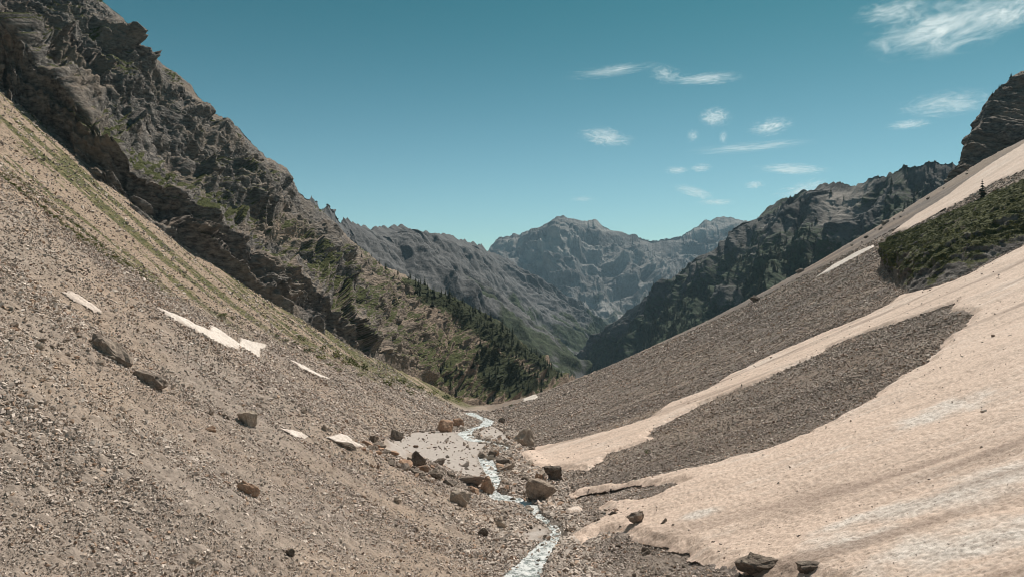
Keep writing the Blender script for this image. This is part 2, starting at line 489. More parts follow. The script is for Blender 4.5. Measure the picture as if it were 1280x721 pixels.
f1, f2, cid = cells2(S / 4.1 + .4 * wz / 4, wz / 3.0, 18)
D += .3 * np.clip((f2 - f1) * 3, 0, 1) * (1 - .4 * spur)
D += (1 - spur) * 9 * erode(S, L, 1 / 55, 4, .25, 1.0, 53)
for fw, fa, fs in ((26, 5.5, 71), (10, 2.9, 72), (4.2, 1.35, 73), (1.9, .55, 74)):
    D += fa * facets(S / fw + .25 * wz / fw, wz / (fw * .72) + .25 * perlin2(S / fw, wz / fw, fs), fs) * (1 - .45 * spur)
lz = smooth(.02, .05, VV) * (1 - smooth(.27, .36, VV)) * smooth(.1, .2, T) * (1 - smooth(.62, .7, T))
for lam, sd_, kk in ((24, 6, 5), (9, 7, 5), (3.4, 8, 4)):
    tr = wz / lam + .45 * perlin3(x / (lam * 3.2), y / (lam * 3.2), z / (lam * 3.2), sd_) + .22 * cells2(S / (lam * 1.5), wz / (lam * 2), 40 + sd_)[2]
    D -= .60 * lam * (terrace(tr, kk) - tr) * (1 - .7 * spur) * (1 - .25 * lz)
D += .45 * ridged3(x / 5.5, y / 5.5, z / 4.2, 3, 33)
D += spur * (10.5 * erode(S, L, 1 / 42, 5, .35, 1.0, 3) + 5 * ridged3(S / 16 + .3 * L / 16, L / 60, z * 0, 3, 71))
D = (D - np.median(D)) * (.18 + .82 * smooth(-.02, .05, VV)) * (1 - .88 * smooth(.80, 1, VV) * (1 - smooth(1.0, 1.2, VV))) * .95
D = D * (.9 + .1 * smooth(.12, .35, VV)) + 1.5 * (1 - spur) * smooth(.40, .18, VV) * (ridged3(x / 9, y / 9, z / 11, 4, 34) - .3)
P = P + nb_ * D[..., None]
P = np.concatenate([P[:, :1] - [0, 0, 16], P], 1)
z1 = lambda a: np.concatenate([a[:, :1], a], 1)
S, L, T, VV, spur, wz = map(z1, (S, L, T, VV, spur, wz))
nn = normals(P)
x, y, z = (P[..., i] for i in range(3))
ledge = smooth(.16, .2, VV) * (1 - smooth(.27, .34, VV)) * smooth(.2, .3, T) * (1 - smooth(.62, .7, T))
vg = smooth(.52, .8, nn[..., 2]) * smooth(-.05, .35, fbm3(x / 26, y / 26, z / 26, 4, 90) + .30 * spur + .30 * ledge + .06)
wood_px = [[(500, 340), (545, 355), (590, 375), (640, 404), (690, 450), (712, 474), (690, 476), (655, 455), (618, 438), (585, 416), (560, 398), (520, 376)], [(598, 430), (625, 432), (655, 455), (690, 480), (676, 492), (640, 498), (612, 492), (590, 462)]]
wood = np.maximum(*[smooth(-6, 8, sdf_poly(640 + F * x / y, 360.5 - F * z / y, np.array(q, float)) + 9 * fbm3(x / 14, y / 14, z / 14, 3, 44) - 3) for q in wood_px]) * (VV <= 1.3)
vg = np.clip(vg + .8 * wood + .75 * ledge * smooth(-.1, .3, fbm3(x / 17, y / 17, z / 17, 4, 97)) * smooth(.3, .55, nn[..., 2]), 0, 1.4)
soil = np.clip(smooth(.5, .8, nn[..., 2]) * smooth(-.3, .3, fbm3(x / 33, y / 33, z / 20, 4, 95) + .3 * ledge + .35 * spur), 0, 1)
_px, _py = 640 + F * x / y, 360.5 - F * z / y
_nv = fbm3(x / 9, y / 9, z / 9, 4, 99)
for q in ([(225, 245), (300, 272), (350, 300), (402, 328), (420, 305), (350, 268), (290, 245)], [(415, 352), (450, 385), (485, 402), (478, 378), (440, 350)], [(500, 425), (530, 452), (565, 485), (610, 503), (600, 490), (560, 448), (520, 415)],
          [(60, 120), (130, 180), (200, 235), (250, 270), (240, 250), (170, 190), (100, 130)], [(95, 10), (140, 45), (180, 90), (160, 95), (110, 45)]):
    vg = np.clip(vg + .9 * smooth(-10, 8, sdf_poly(_px, _py, np.array(q, float)) + 13 * _nv) * (VV <= 1.02) * smooth(.15, .5, nn[..., 2]), 0, 1.4)
soil = np.clip(soil + .9 * smooth(-8, 8, sdf_poly(_px, _py, np.array([(300, 280), (345, 278), (402, 300), (390, 312), (330, 300)], float)) + 9 * _nv) * (VV <= 1.02), 0, 1.3); vg = vg * (1 - .8 * np.clip(soil - .9, 0, .4) / .4)
C_DATA = dict(P=P, n=nn, T=T, V=VV)

def m_cliff(n, p):
    v = pos(n)
    a = n.noise(v, .045, 6, .6); b = n.noise(n.scale(v, (1, 1, 2.2)), .45, 8, .68); c = n.noise(v, 2.2, 4, .7)
    rock = n.mix(n.ramp(b, .3, .72), (.05, .049, .05), (.32, .297, .275))
    rock = n.mix(n.ramp(a, .45, .7), rock, n.mix(b, (.13, .11, .095), (.39, .325, .265)))
    rock = n.mix(n.attr('spur'), rock, n.mix(n.ramp(b, .3, .7), (.12, .095, .08), (.37, .28, .21)))
    rock = n.mix(n.math('MULTIPLY', n.attr('soil'), .55), rock, n.mix(c, (.26, .20, .15), (.46, .37, .295)))
    gr = n.mix(n.ramp(c, .35, .65), (.035, .05, .016), (.115, .12, .045))
    gr = n.mix(n.attr('wood'), gr, n.mix(c, (.012, .02, .008), (.05, .06, .024)))
    col = n.mix(n.ramp(n.math('ADD', n.attr('veg'), n.math('MULTIPLY', n.math('SUBTRACT', c, .5), .8)), .35, .6), rock, gr)
    h = n.math('ADD', n.math('MULTIPLY', b, 2.2), n.math('ADD', n.math('MULTIPLY', c, .8), n.math('MULTIPLY', n.voro(n.scale(v, (1, 1, 1.8)), .55, 'Distance'), .9)))
    return {'Base Color': col, 'Normal': bump(n, h, 1.0, .8)}
M_CLIFF = material('cliff_rock', m_cliff)
face_obj('rock_cliff', P, dict(veg=vg, soil=soil, spur=spur, wood=wood), M_CLIFF)

# ---- mountains down the valley
def m_mountain(dark, light, chute, green, sc_=1.0):
    def f(n, p):
        v = pos(n)
        b = n.noise(v, .012 * sc_, 8, .62); c = n.noise(v, .07 * sc_, 6, .7)
        rock = n.mix(n.ramp(n.math('ADD', n.math('MULTIPLY', b, .6), n.math('MULTIPLY', c, .4)), .36, .64), dark, light)
        rock = n.mix(n.attr('chute'), rock, n.mix(c, tuple(q * .75 for q in chute), tuple(q * 1.2 for q in chute)))
        col = n.mix(n.ramp(n.math('ADD', n.attr('veg'), n.math('MULTIPLY', n.math('SUBTRACT', c, .5), .9)), .35, .62), rock,
                    n.mix(n.ramp(c, .35, .65), tuple(q * .6 for q in green), tuple(q * 1.5 for q in green)))
        return {'Base Color': col, 'Normal': bump(n, n.math('ADD', n.math('MULTIPLY', b, 14 / sc_), n.math('MULTIPLY', c, 5 / sc_)), 1.0, .8)}
    return f

# left wall further down the valley
E_R = [(300, 180, 760), (345, 218, 850), (385, 248, 950), (402, 255, 1010), (413, 258, 1040), (425, 270, 1100), (437, 275, 1150), (452, 283, 1220), (466, 290, 1290), (478, 285, 1370), (490, 283, 1430), (503, 284, 1500),
       (518, 289, 1600), (535, 293, 1700), (556, 294, 1830), (565, 297, 1900), (575, 302, 1980), (585, 302, 2060), (598, 306, 2200), (613, 314, 2400), (636, 326, 2520), (662, 345, 2620), (690, 364, 2740), (716, 382, 2830), (748, 402, 2960)]
E_B = [(520, 470, 620), (600, 500, 680), (650, 520, 760), (690, 520, 900), (720, 505, 1100), (735, 495, 1400), (742, 485, 1700), (748, 470, 2000), (752, 450, 2350), (752, 430, 2700), (752, 410, 2980)]
P, S, L, T, VV = face(E_R, E_B, 900, 460, nb=30, jag=11, seed=12, smooth_n=0)
nb_ = normals(P)
er = erode(S, L, 1 / 170, 6, .12, 1.0, 6, 1.0)
D = 24 * er + (.35 + .65 * smooth(.12, .42, T)) * flutes(S, L, 150, .30, 61, 5) + 3.5 * ridged3(*(P[..., i] / 75 for i in range(3)), 3, 18) + 3.5 * ridged3(*(P[..., i] / 30 for i in range(3)), 3, 8)
D = (D - D.mean()) * (1 - .90 * smooth(.84, 1, VV) * (1 - smooth(1, 1.3, VV))) * smooth(0, .06, VV)
P = P + nb_ * D[..., None]; nn = normals(P)
ch = smooth(-.02, -.3, er) * smooth(.2, .5, VV + .3 * perlin2(S / 80, L / 200, 5)) * .6
ch = .6 * np.maximum(ch, smooth(.5, 1.1, ridged3(S / 40 + L / 200, L / 460, S * 0, 3, 66)) * .7)
vg = smooth(.55, .2, VV + .3 * fbm2(S / 200, L / 200, 4, 15)) * smooth(-.2, .4, er + .3)
face_obj('mountain_ridge', P, dict(veg=vg, chute=ch), material('ridge_rock', m_mountain((.03, .033, .038), (.112, .115, .119), (.185, .187, .19), (.035, .048, .026))))
E_DATA = dict(P=P, V=VV, er=er, veg=vg)

# the peak closing the valley
F_R = [(520, 340, 5600), (560, 335, 5500), (590, 322, 5400), (611, 312, 5300), (619, 303, 5260), (626, 298, 5230), (638, 297, 5200), (642, 293, 5200), (647, 296, 5190), (655, 293, 5160), (666, 288, 5130), (676, 287, 5100), (688, 277, 5070),
       (696, 271, 5060), (703, 270, 5050), (715, 275, 5040), (735, 278, 5030), (743, 274, 5020), (752, 280, 5020), (765, 287, 5030), (778, 290, 5060), (784, 293, 5080), (793, 292, 5100), (803, 298, 5200), (818, 300, 5350), (835, 296, 5500),
       (850, 293, 5600), (863, 285, 5600), (880, 275, 5600), (895, 272, 5600), (905, 270, 5600), (916, 272, 5600), (930, 277, 5600), (950, 280, 5700), (1000, 285, 5800), (1060, 300, 6000)]
F_B = [(520, 480, 3500), (600, 490, 3400), (680, 500, 3200), (740, 505, 3050), (800, 500, 3050), (860, 480, 3200), (940, 460, 3500), (1060, 450, 3900)]
P, S, L, T, VV = face(F_R, F_B, 900, 420, lambda t, v: (np.broadcast_to(v, np.broadcast_shapes(t.shape, v.shape)), np.broadcast_to(v ** 1.18, np.broadcast_shapes(t.shape, v.shape))), nb=24, jag=8, seed=22, smooth_n=0)
nb_ = normals(P)
er = erode(S, L, 1 / 620, 6, 0.0, 1.0, 16, 1.1)
x, y, z = (P[..., i] for i in range(3))
wz = z + 60 * fbm3(x / 600, y / 600, z / 600, 3, 7) - .10 * x
tr = wz / 95
D = 60 * er * smooth(1.0, .75, VV) + flutes(S, L, 520, .12, 81, 5) + 70 * ridged3(x / 800, y / 800, z / 600, 4, 3) + 13 * ridged3(x / 210 + z / 300, y / 210, z / 260, 4, 31) - 70 * (terrace(tr, 2.5) - tr) * smooth(.3, .7, VV) + 36 * fbm3(x / 150, y / 150, z / 70, 6, 8)
D = (D - D.mean()) * (1 - .85 * smooth(.86, 1, VV) * (1 - smooth(1, 1.3, VV))) * smooth(0, .06, VV)
P = P + nb_ * D[..., None]; nn = normals(P)
ch = smooth(.05, .5, fbm3(x / 350, y / 350, z / 130, 4, 44)) * .75
vg = smooth(.62, .35, VV + .28 * fbm2(S / 500, L / 500, 4, 18)) * smooth(-.35, .25, fbm2(S / 260, L / 420, 4, 19))
face_obj('mountain_peak', P, dict(veg=vg, chute=ch), material('peak_rock', m_mountain((.045, .046, .048), (.21, .203, .198), (.30, .29, .28), (.045, .055, .04), .5)))

# the wooded mountain on the shaded side
G_R = [(1420, 215, 800), (1330, 222, 840), (1260, 225, 880), (1200, 209, 930), (1192, 205, 940), (1183, 203, 950), (1170, 198, 965), (1160, 203, 985), (1145, 205, 1005), (1130, 211, 1030), (1117, 216, 1055), (1102, 222, 1085), (1090, 224, 1110),
       (1068, 228, 1160), (1048, 231, 1200), (1030, 231, 1240), (1018, 235, 1275), (1008, 239, 1310), (990, 245, 1350), (975, 251, 1400), (962, 260, 1430), (940, 280, 1480), (922, 292, 1520), (905, 303, 1550), (885, 322, 1580),
       (866, 332, 1610), (845, 344, 1650), (822, 360, 1690), (790, 385, 1740), (763, 407, 1780), (736, 429, 1820), (708, 450, 1850), (678, 478, 1880)]
G_B = [(1420, 480, 560), (1250, 470, 600), (1100, 480, 680), (1000, 500, 780), (900, 530, 920), (820, 545, 1080), (760, 540, 1250), (710, 530, 1450), (690, 510, 1700), (685, 490, 1850)]
P, S, L, T, VV = face(G_R, G_B, 900, 480, nb=30, jag=9, seed=32, smooth_n=0)
nb_ = normals(P)
er = erode(S, L, 1 / 190, 6, -.15, 1.0, 26, 1.1)
x, y, z = (P[..., i] for i in range(3))
D = 36 * er + flutes(S, L, 140, -.28, 63, 5) + 8 * ridged3(x / 200, y / 200, z / 200, 2, 13) + 6 * ridged3(x / 48, y / 48, z / 42, 4, 8)
D = (D - D.mean()) * (1 - .90 * smooth(.84, 1, VV) * (1 - smooth(1, 1.3, VV))) * smooth(0, .06, VV)
P = P + nb_ * D[..., None]; nn = normals(P)
ch = smooth(-.12, -.34, er) * smooth(.1, .4, VV) * .7
vg = np.clip(.27 + smooth(.95, .4, VV + .15 * fbm2(S / 120, L / 120, 4, 28)) * .5 + .55 * fbm3(x / 90, y / 90, z / 90, 4, 29), 0, 1)
face_obj('wooded_mountain', P, dict(veg=vg, chute=ch), material('wooded_rock', m_mountain((.038, .041, .043), (.15, .148, .145), (.29, .265, .24), (.03, .048, .026), 1.6)))
G_DATA = dict(P=P, V=VV, er=er, veg=vg)

# the dark crag above the scree on the sunny side of the frame
hf = [(1180, 224), (1196, 214), (1225, 204), (1258, 188), (1285, 174), (1340, 148), (1440, 98), (1600, 10)]
hq = np.array(hf, float)
H_B = [(a, b + 6, 352) for a, b in hf]
H_R = [(1186, 218, 362), (1196, 207, 364), (1204, 190, 366), (1213, 168, 370), (1226, 156, 374), (1230, 138, 378), (1236, 120, 382), (1250, 108, 384), (1264, 100, 386), (1280, 88, 388), (1320, 60, 388), (1400, 0, 386), (1600, -150, 380)]
P, S, L, T, VV = face(H_R, H_B, 420, 340, nb=24, jag=1.2, seed=42, smooth_n=0)
nb_ = normals(P)
x, y, z = (P[..., i] for i in range(3))
wz = z + 9 * fbm3(x / 30, y / 30, z / 30, 3, 61) + .9 * x
D = 5 * ridged3(x / 40, y / 40, z / 50, 3, 2) + 2.2 * ridged3(x / 14, y / 14, z / 12, 3, 9)
f1, f2, cid = cells2((x + y) / 6, wz / 11, 24); D += 3.4 * cid + 1.0 * np.clip(3 * (f2 - f1), 0, 1)
f1, f2, cid = cells2((x + y) / 2.6, wz / 2.3, 25); D += 1.0 * cid
D = (D - D.mean()) * (1 - .7 * smooth(.85, 1, VV) * (1 - smooth(1, 1.3, VV)))
P = P + nb_ * D[..., None]
P = np.concatenate([P[:, :1] - [0, 0, 25], P], 1); nn = normals(P); z1 = lambda a: np.concatenate([a[:, :1], a], 1)
x, y, z = (P[..., i] for i in range(3))
vg = smooth(.7, .9, nn[..., 2]) * smooth(0, .4, fbm3(x / 14, y / 14, z / 14, 4, 91)); so = smooth(.55, .8, nn[..., 2]) * .7
H_P = P
face_obj('crag', P, dict(veg=vg, soil=so, spur=x * 0), M_CLIFF)


# ------------------------------------------------------------------ snow
def m_snow(n, p):
    v = pos(n)
    fl = n.attr('flow', 'Vector')
    st = n.noise(fl, 1.0, 7, .62); st2 = n.noise(n.scale(fl, (2.2, 3.4, 1)), 1.0, 6, .66); fine = n.noise(v, 3.2, 6, .7); big = n.noise(v, .09, 4, .6)
    grain = n.noise(v, 11, 5, .75)
    g2 = n.ramp(n.math('ADD', n.math('MULTIPLY', fine, .4), n.math('MULTIPLY', grain, .6)), .34, .66)
    base = n.mix(g2, (.52, .39, .312), (.775, .63, .535))
    white = n.mix(g2, (.62, .56, .51), (.88, .83, .78))
    col = n.mix(n.math('MULTIPLY', n.ramp(n.math('ADD', n.math('MULTIPLY', st2, .55), n.math('MULTIPLY', big, .45)), .50, .68), .6), base, white)
    col = n.mix(n.attr('clean'), col, white)
    deb = n.math('MULTIPLY', n.math('MULTIPLY', n.ramp(n.noise(v, 4.2, 7, .8), .50, .62), n.math('ADD', n.attr('clean'), .22)), .6, True)
    col = n.mix(deb, col, (.27, .225, .195))
    dirt = n.ramp(n.math('ADD', n.math('MULTIPLY', st, .75), n.math('MULTIPLY', n.attr('dirt'), .38)), .43, .74)
    col = n.mix(n.math('MULTIPLY', dirt, .85), col, n.mix(g2, (.22, .165, .135), (.42, .32, .26)))
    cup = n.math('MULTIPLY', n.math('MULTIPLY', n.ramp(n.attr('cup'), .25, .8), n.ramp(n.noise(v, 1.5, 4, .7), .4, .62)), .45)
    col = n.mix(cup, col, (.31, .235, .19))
    speck = n.ramp(n.voro(v, 1.7, 'Distance'), .09, .05)
    col = n.mix(n.math('MULTIPLY', speck, .6), col, (.12, .10, .085))
    h = n.math('ADD', n.math('MULTIPLY', grain, .08), n.math('ADD', n.math('MULTIPLY', fine, .06), n.math('MULTIPLY', n.voro(n.scale(v, (1, 1.5, 1)), 2.7, 'Distance'), .04)))
    return {'Base Color': col, 'Normal': bump(n, h, 1.0, .8), 'Roughness': .75, 'Specular IOR Level': .2}
M_SNOW = material('old_snow', m_snow)
SNOW_W = []
def snow(name, pts, label, cat, lift=.5, dth=.05, rough=.5, dr=.004, white=.0, group=None, ripple=1.0, edge=1.4):
    W = poly_world(pts); SNOW_W.append(W)
    az = np.arctan2(W[:, 0], W[:, 1]); r = np.hypot(W[:, 0], W[:, 1])
    na = int(math.degrees(az.max() - az.min()) / dth) + 12; nr = int(math.log(r.max() / r.min()) / dr) + 12
    a, q = np.meshgrid(np.linspace(az.min() - .004, az.max() + .004, na), np.exp(np.linspace(math.log(r.min() * .985), math.log(r.max() * 1.015), nr)), indexing='ij')
    X = q * np.sin(a); Y = q * np.cos(a)
    sd = sdf_poly(X, Y, W)
    sd = sd + rough * (.75 * fbm2(X / 2.2, Y / 2.2, 5, 51, .6) + .8 * perlin2(X / 11, Y / 11, 52))
    keep = sd > -.05
    xa = X - AX * Y
    f1, f2, cid = cells2(xa / .42 + .35 * perlin2(X / 2, Y / 2, 3), Y / .27, 61); g1, g2, _ = cells2(X / 1.5, Y / 1.1, 62)
    fade = 1 - smooth(60, 140, q)
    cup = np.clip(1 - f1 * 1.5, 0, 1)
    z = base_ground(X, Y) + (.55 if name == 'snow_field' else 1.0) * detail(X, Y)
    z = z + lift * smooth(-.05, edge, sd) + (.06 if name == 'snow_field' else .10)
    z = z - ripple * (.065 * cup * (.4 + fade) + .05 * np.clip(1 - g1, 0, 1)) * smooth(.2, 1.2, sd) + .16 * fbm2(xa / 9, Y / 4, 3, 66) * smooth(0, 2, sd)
    dirt = np.clip(fbm2(Y / 6 + .02 * xa, xa / 50, 3, 81) + .4 * np.exp(-((py_of(X, Y, z) - (640 - .30 * (px_of(X, Y) - 1000))) / 38) ** 2) * smooth(900, 1050, px_of(X, Y)), -1, 1) if name == 'snow_field' else 0 * X
    clean = np.full(X.shape, white)
    if name == 'snow_field':
        for cx, cy, rad in WHITE_SPOTS:
            clean = np.maximum(clean, smooth(1.2, .1, np.hypot((X - cx) / (rad * 1.7), (Y - cy) / rad) + .5 * fbm2(X / 2.5, Y / 2.5, 3, 85)) * .9)
    wetedge = smooth(.55, 0, sd) * .5
    dirt = dirt + wetedge
    flo = np.stack([xa / 26, Y / 3.4, 0 * X], -1)
    V = np.stack([X, Y, z], -1).reshape(-1, 3)
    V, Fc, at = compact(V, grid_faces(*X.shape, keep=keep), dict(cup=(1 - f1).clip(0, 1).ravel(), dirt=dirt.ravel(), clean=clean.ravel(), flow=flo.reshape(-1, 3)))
    o = link(name, np_mesh(name, V, Fc, at), M_SNOW)
    tag(o, label, cat, group)
    return o
def px_of(X, Y): return 640 + F * X / np.maximum(Y, .1)
def py_of(X, Y, Z): return 360.5 - F * Z / np.maximum(Y, .1)
WHITE_SPOTS = [(*ray(a, b)[0][:2], c) for a, b, c in ((1180, 520, 2.6), (1120, 650, 2.2), (1200, 630, 2.8), (1245, 690, 2.6), (1060, 690, 2.0), (1150, 705, 2.0), (880, 650, 1.0), (1265, 600, 2.0))]
S_BIG = [(650, 567), (668, 560), (700, 556), (735, 547), (770, 538), (810, 525), (830, 510), (860, 498), (880, 490), (905, 472), (930, 461), (960, 447), (1000, 430), (1040, 413), (1080, 397), (1105, 385), (1120, 373), (1140, 367), (1165, 362), (1200, 350),
         (1240, 330), (1280, 310), (1340, 282), (1420, 245), (1530, 400), (1530, 780), (1300, 800), (1080, 770), (1020, 740), (960, 735), (905, 722), (890, 714), (880, 703), (860, 692), (835, 682), (800, 679), (790, 673), (760, 669), (740, 675), (727, 683),
         (720, 676), (712, 668), (728, 660), (740, 655), (752, 650), (750, 636), (760, 629), (800, 628), (820, 625), (835, 615), (850, 608), (845, 604), (815, 606), (790, 604), (760, 611), (735, 617), (712, 622), (706, 617), (730, 610), (765, 604), (800, 598), (830, 592),
         (870, 584), (900, 578), (935, 568), (970, 558), (1000, 547), (1030, 533), (1058, 518), (1085, 505), (1100, 490), (1135, 470), (1163, 456), (1163, 445), (1175, 437), (1180, 426), (1200, 418), (1212, 405), (1213, 394), (1200, 392), (1182, 396),
         (1195, 378), (1150, 395), (1120, 405), (1080, 418), (1040, 435), (1010, 452), (960, 475), (920, 490), (880, 505), (850, 520), (820, 535), (812, 546), (822, 548), (790, 560), (760, 570), (745, 582), (735, 588), (700, 588), (670, 585), (655, 577)]
snow('snow_field', S_BIG, 'broad dirty beige snow field filling the lower slope with a long tongue reaching to the stream', 'snow field', .55, .05, .55, .0032)
snow('snow_patch', [(1113, 292), (1140, 272), (1180, 247), (1210, 225), (1250, 199), (1280, 180), (1340, 140), (1400, 110), (1400, 165), (1340, 188), (1280, 214), (1240, 232), (1200, 255), (1160, 275), (1135, 288)],
     'long streaked snow strip running up the scree above the green outcrop', 'snow patch', .6, .04, .5, .004)
snow('snow_patch', [(1018, 349), (1040, 333), (1070, 317), (1094, 306), (1090, 312), (1060, 328), (1035, 342)], 'thin white snow sliver alone on the brown scree below the crag', 'snow patch', .5, .03, .3, .002, .8, edge=.8)
snow('snow_patch', [(652, 500), (668, 494), (674, 496), (668, 500), (655, 503)], 'tiny white snow scrap at the far end of the scree under the trees', 'snow patch', .5, .02, .2, .002, .9, edge=.6)
snow('snow_patch', [(83, 365), (92, 366), (103, 372), (116, 380), (131, 391), (118, 389), (108, 384), (98, 378)], 'short narrow snow patch just above the long dark rock slab', 'snow patch', .16, .03, .38, .003, .55, edge=.5)
snow('snow_patch', [(193, 389), (225, 401), (260, 412), (300, 421), (337, 432), (326, 437), (313, 441), (285, 435), (250, 421), (215, 405)], 'longest white snow streak in the middle of the grey scree', 'snow patch', .2, .03, .22, .003, .85, edge=.6)
snow('snow_patch', [(360, 450), (380, 457), (411, 473), (398, 471), (378, 463)], 'slim white snow streak close below the green bushes', 'snow patch', .2, .03, .45, .003, .85, edge=.6)
snow('snow_patch', [(345, 534), (360, 535), (376, 539), (390, 549), (368, 547)], 'small white snow scrap beside the fork-shaped boulder', 'snow patch', .12, .03, .25, .003, .8, edge=.4)
snow('snow_patch', [(404, 552), (424, 551), (438, 556), (440, 561), (460, 569), (440, 569), (426, 563)], 'ragged white snow scrap leading down to the flat gravel bar', 'snow patch', .12, .03, .25, .003, .8, edge=.4)
snow('snow_patch', [(704, 641), (714, 637), (728, 636), (727, 641), (712, 644)], 'small beige snow lump between the big tilted boulder and the snow field', 'snow patch', .3, .04, .12, .003, .3, edge=.4)

# ------------------------------------------------------------------ stream
def m_water(n, p):
    v = pos(n)
    foam = n.noise(n.scale(v, (1, .55, 1)), 2.4, 7, .7, .6); f2 = n.noise(v, .45, 3)
    f = n.ramp(n.math('ADD', n.math('MULTIPLY', foam, .7), n.math('MULTIPLY', f2, .3)), .39, .58)
    col = n.mix(f, (.25, .29, .285), (.80, .82, .82))
    return {'Base Color': col, 'Roughness': n.math('ADD', n.math('MULTIPLY', f, .4), .12), 'Specular IOR Level': .5, 'Normal': bump(n, n.noise(v, 3.0, 6, .7), .30, .9)}
c = STREAM; nw = 15
tg = np.gradient(c[:, :2], axis=0); tg /= np.linalg.norm(tg, axis=1)[:, None] + 1e-9
side_ = np.stack([tg[:, 1], -tg[:, 0]], -1)
q = np.linspace(-1.55, 1.55, nw)
WX = c[:, 0:1] + side_[:, 0:1] * c[:, 2:3] * q; WY = c[:, 1:2] + side_[:, 1:2] * c[:, 2:3] * q
cz = base_ground(c[:, 0], c[:, 1])
cz = np.minimum.accumulate(cz[::-1])[::-1] if cz[0] > cz[-1] else cz
WZ = np.repeat((base_ground(c[:, 0], c[:, 1]) - .16)[:, None], nw, 1) + .07 * fbm2(WX / .8, WY / .8, 3, 15)
st = link('stream', np_mesh('stream', np.stack([WX, WY, WZ], -1).reshape(-1, 3), grid_faces(*WX.shape)), material('white_water', m_water))
tag(st, kind='structure')

# ------------------------------------------------------------------ rocks
def m_rock(lo, hi):
    def f(n, p):
        v = pos(n); r = n('ShaderNodeObjectInfo').outputs['Random']
        off = n('ShaderNodeVectorMath', {0: v, 1: n('ShaderNodeCombineXYZ', {0: n.math('MULTIPLY', r, 37.0)}).outputs[0]}, operation='ADD').outputs[0]
        a = n.noise(off, 1.6, 8, .66); b = n.noise(off, 9, 5, .7)
        col = n.mix(n.ramp(n.math('ADD', n.math('MULTIPLY', a, .65), n.math('MULTIPLY', b, .35)), .33, .67), lo, hi)
        col = n.mix(1.0, col, n.mix(r, (.8, .8, .8), (1.15, 1.12, 1.08)), 'MULTIPLY')
        lich = n.ramp(n.noise(off, 3.3, 5, .7), .56, .66)
        col = n.mix(n.math('MULTIPLY', lich, .55), col, n.mix(b, (.20, .175, .13), (.50, .45, .38)))
        return {'Base Color': col, 'Normal': bump(n, n.math('ADD', n.math('MULTIPLY', a, .2), n.math('MULTIPLY', b, .05)), 1.0, 1.0)}
    return f
ROCKM = {'grey': material('grey_stone', m_rock((.15, .125, .108), (.40, .335, .285))), 'dark': material('dark_stone', m_rock((.085, .072, .062), (.24, .20, .17))),
         'red': material('reddish_stone', m_rock((.26, .165, .115), (.50, .35, .26))), 'pale': material('pale_stone', m_rock((.26, .22, .185), (.50, .43, .37)))}
def rock_mesh(name, seed, dims, npts=16, sub=2, rough=.05, flat_top=0.0):
    r = random.Random(seed); bm = bmesh.new()
    for _ in range(npts):
        u = Vector((r.gauss(0, 1), r.gauss(0, 1), r.gauss(0, 1))).normalized() * r.uniform(.8, 1)
        if flat_top and u.z > flat_top: u.z = flat_top
        bm.verts.new((u.x * .5, u.y * .5, u.z * .5))
    g = bmesh.ops.convex_hull(bm, input=bm.verts)
    bmesh.ops.delete(bm, geom=[v for v in bm.verts if not v.link_faces], context='VERTS')
    if sub:
        bmesh.ops.subdivide_edges(bm, edges=bm.edges[:], cuts=sub, use_grid_fill=True)
        bmesh.ops.triangulate(bm, faces=bm.faces[:])
        co_ = np.array([v.co[:] for v in bm.verts]); d = rough * fbm3(co_[:, 0] * 3.2 + seed, co_[:, 1] * 3.2, co_[:, 2] * 4.5, 4, seed) + rough * .9 * cells2(co_[:, 0] * 3 + co_[:, 1] * 2.2 + seed, co_[:, 2] * 4 + co_[:, 1], seed)[2] - rough * .4
        for v, e in zip(bm.verts, d): v.co *= 1 + float(e) / max(v.co.length, .2)
    bmesh.ops.recalc_face_normals(bm, faces=bm.faces[:])
    lo = Vector([min(v.co[i] for v in bm.verts) for i in range(3)]); hi = Vector([max(v.co[i] for v in bm.verts) for i in range(3)])
    for v in bm.verts: v.co = Vector([((v.co[i] - lo[i]) / (hi[i] - lo[i]) - .5) * dims[i] for i in range(3)])
    me = bpy.data.meshes.new(name); bm.to_mesh(me); bm.free()
    return me
def boulder(px, py, w, h, tone, label, seed, roll=0.0, yaw=None, deep=1.0, flat_top=0.0, sink=.18, npts=16, name='boulder', cat='boulder', lift=0.0):
    g = ray(px, py)[0]; k = g[1] / F
    W, H = w * k, h * k * 1.08
    me = rock_mesh(name, seed, (W, W * .8 * deep, H * 1.25), npts, 4, .13, flat_top)
    o = link(name, me, ROCKM[tone])
    yy = g[1] + W * .3 * deep
    o.location = (g[0] * yy / g[1], yy, float(ground(g[0], g[1])) + H * (.5 - sink) + lift)
    o.rotation_euler = (0, math.radians(roll), random.Random(seed).uniform(-.5, .5) if yaw is None else yaw)
    return tag(o, label, cat)
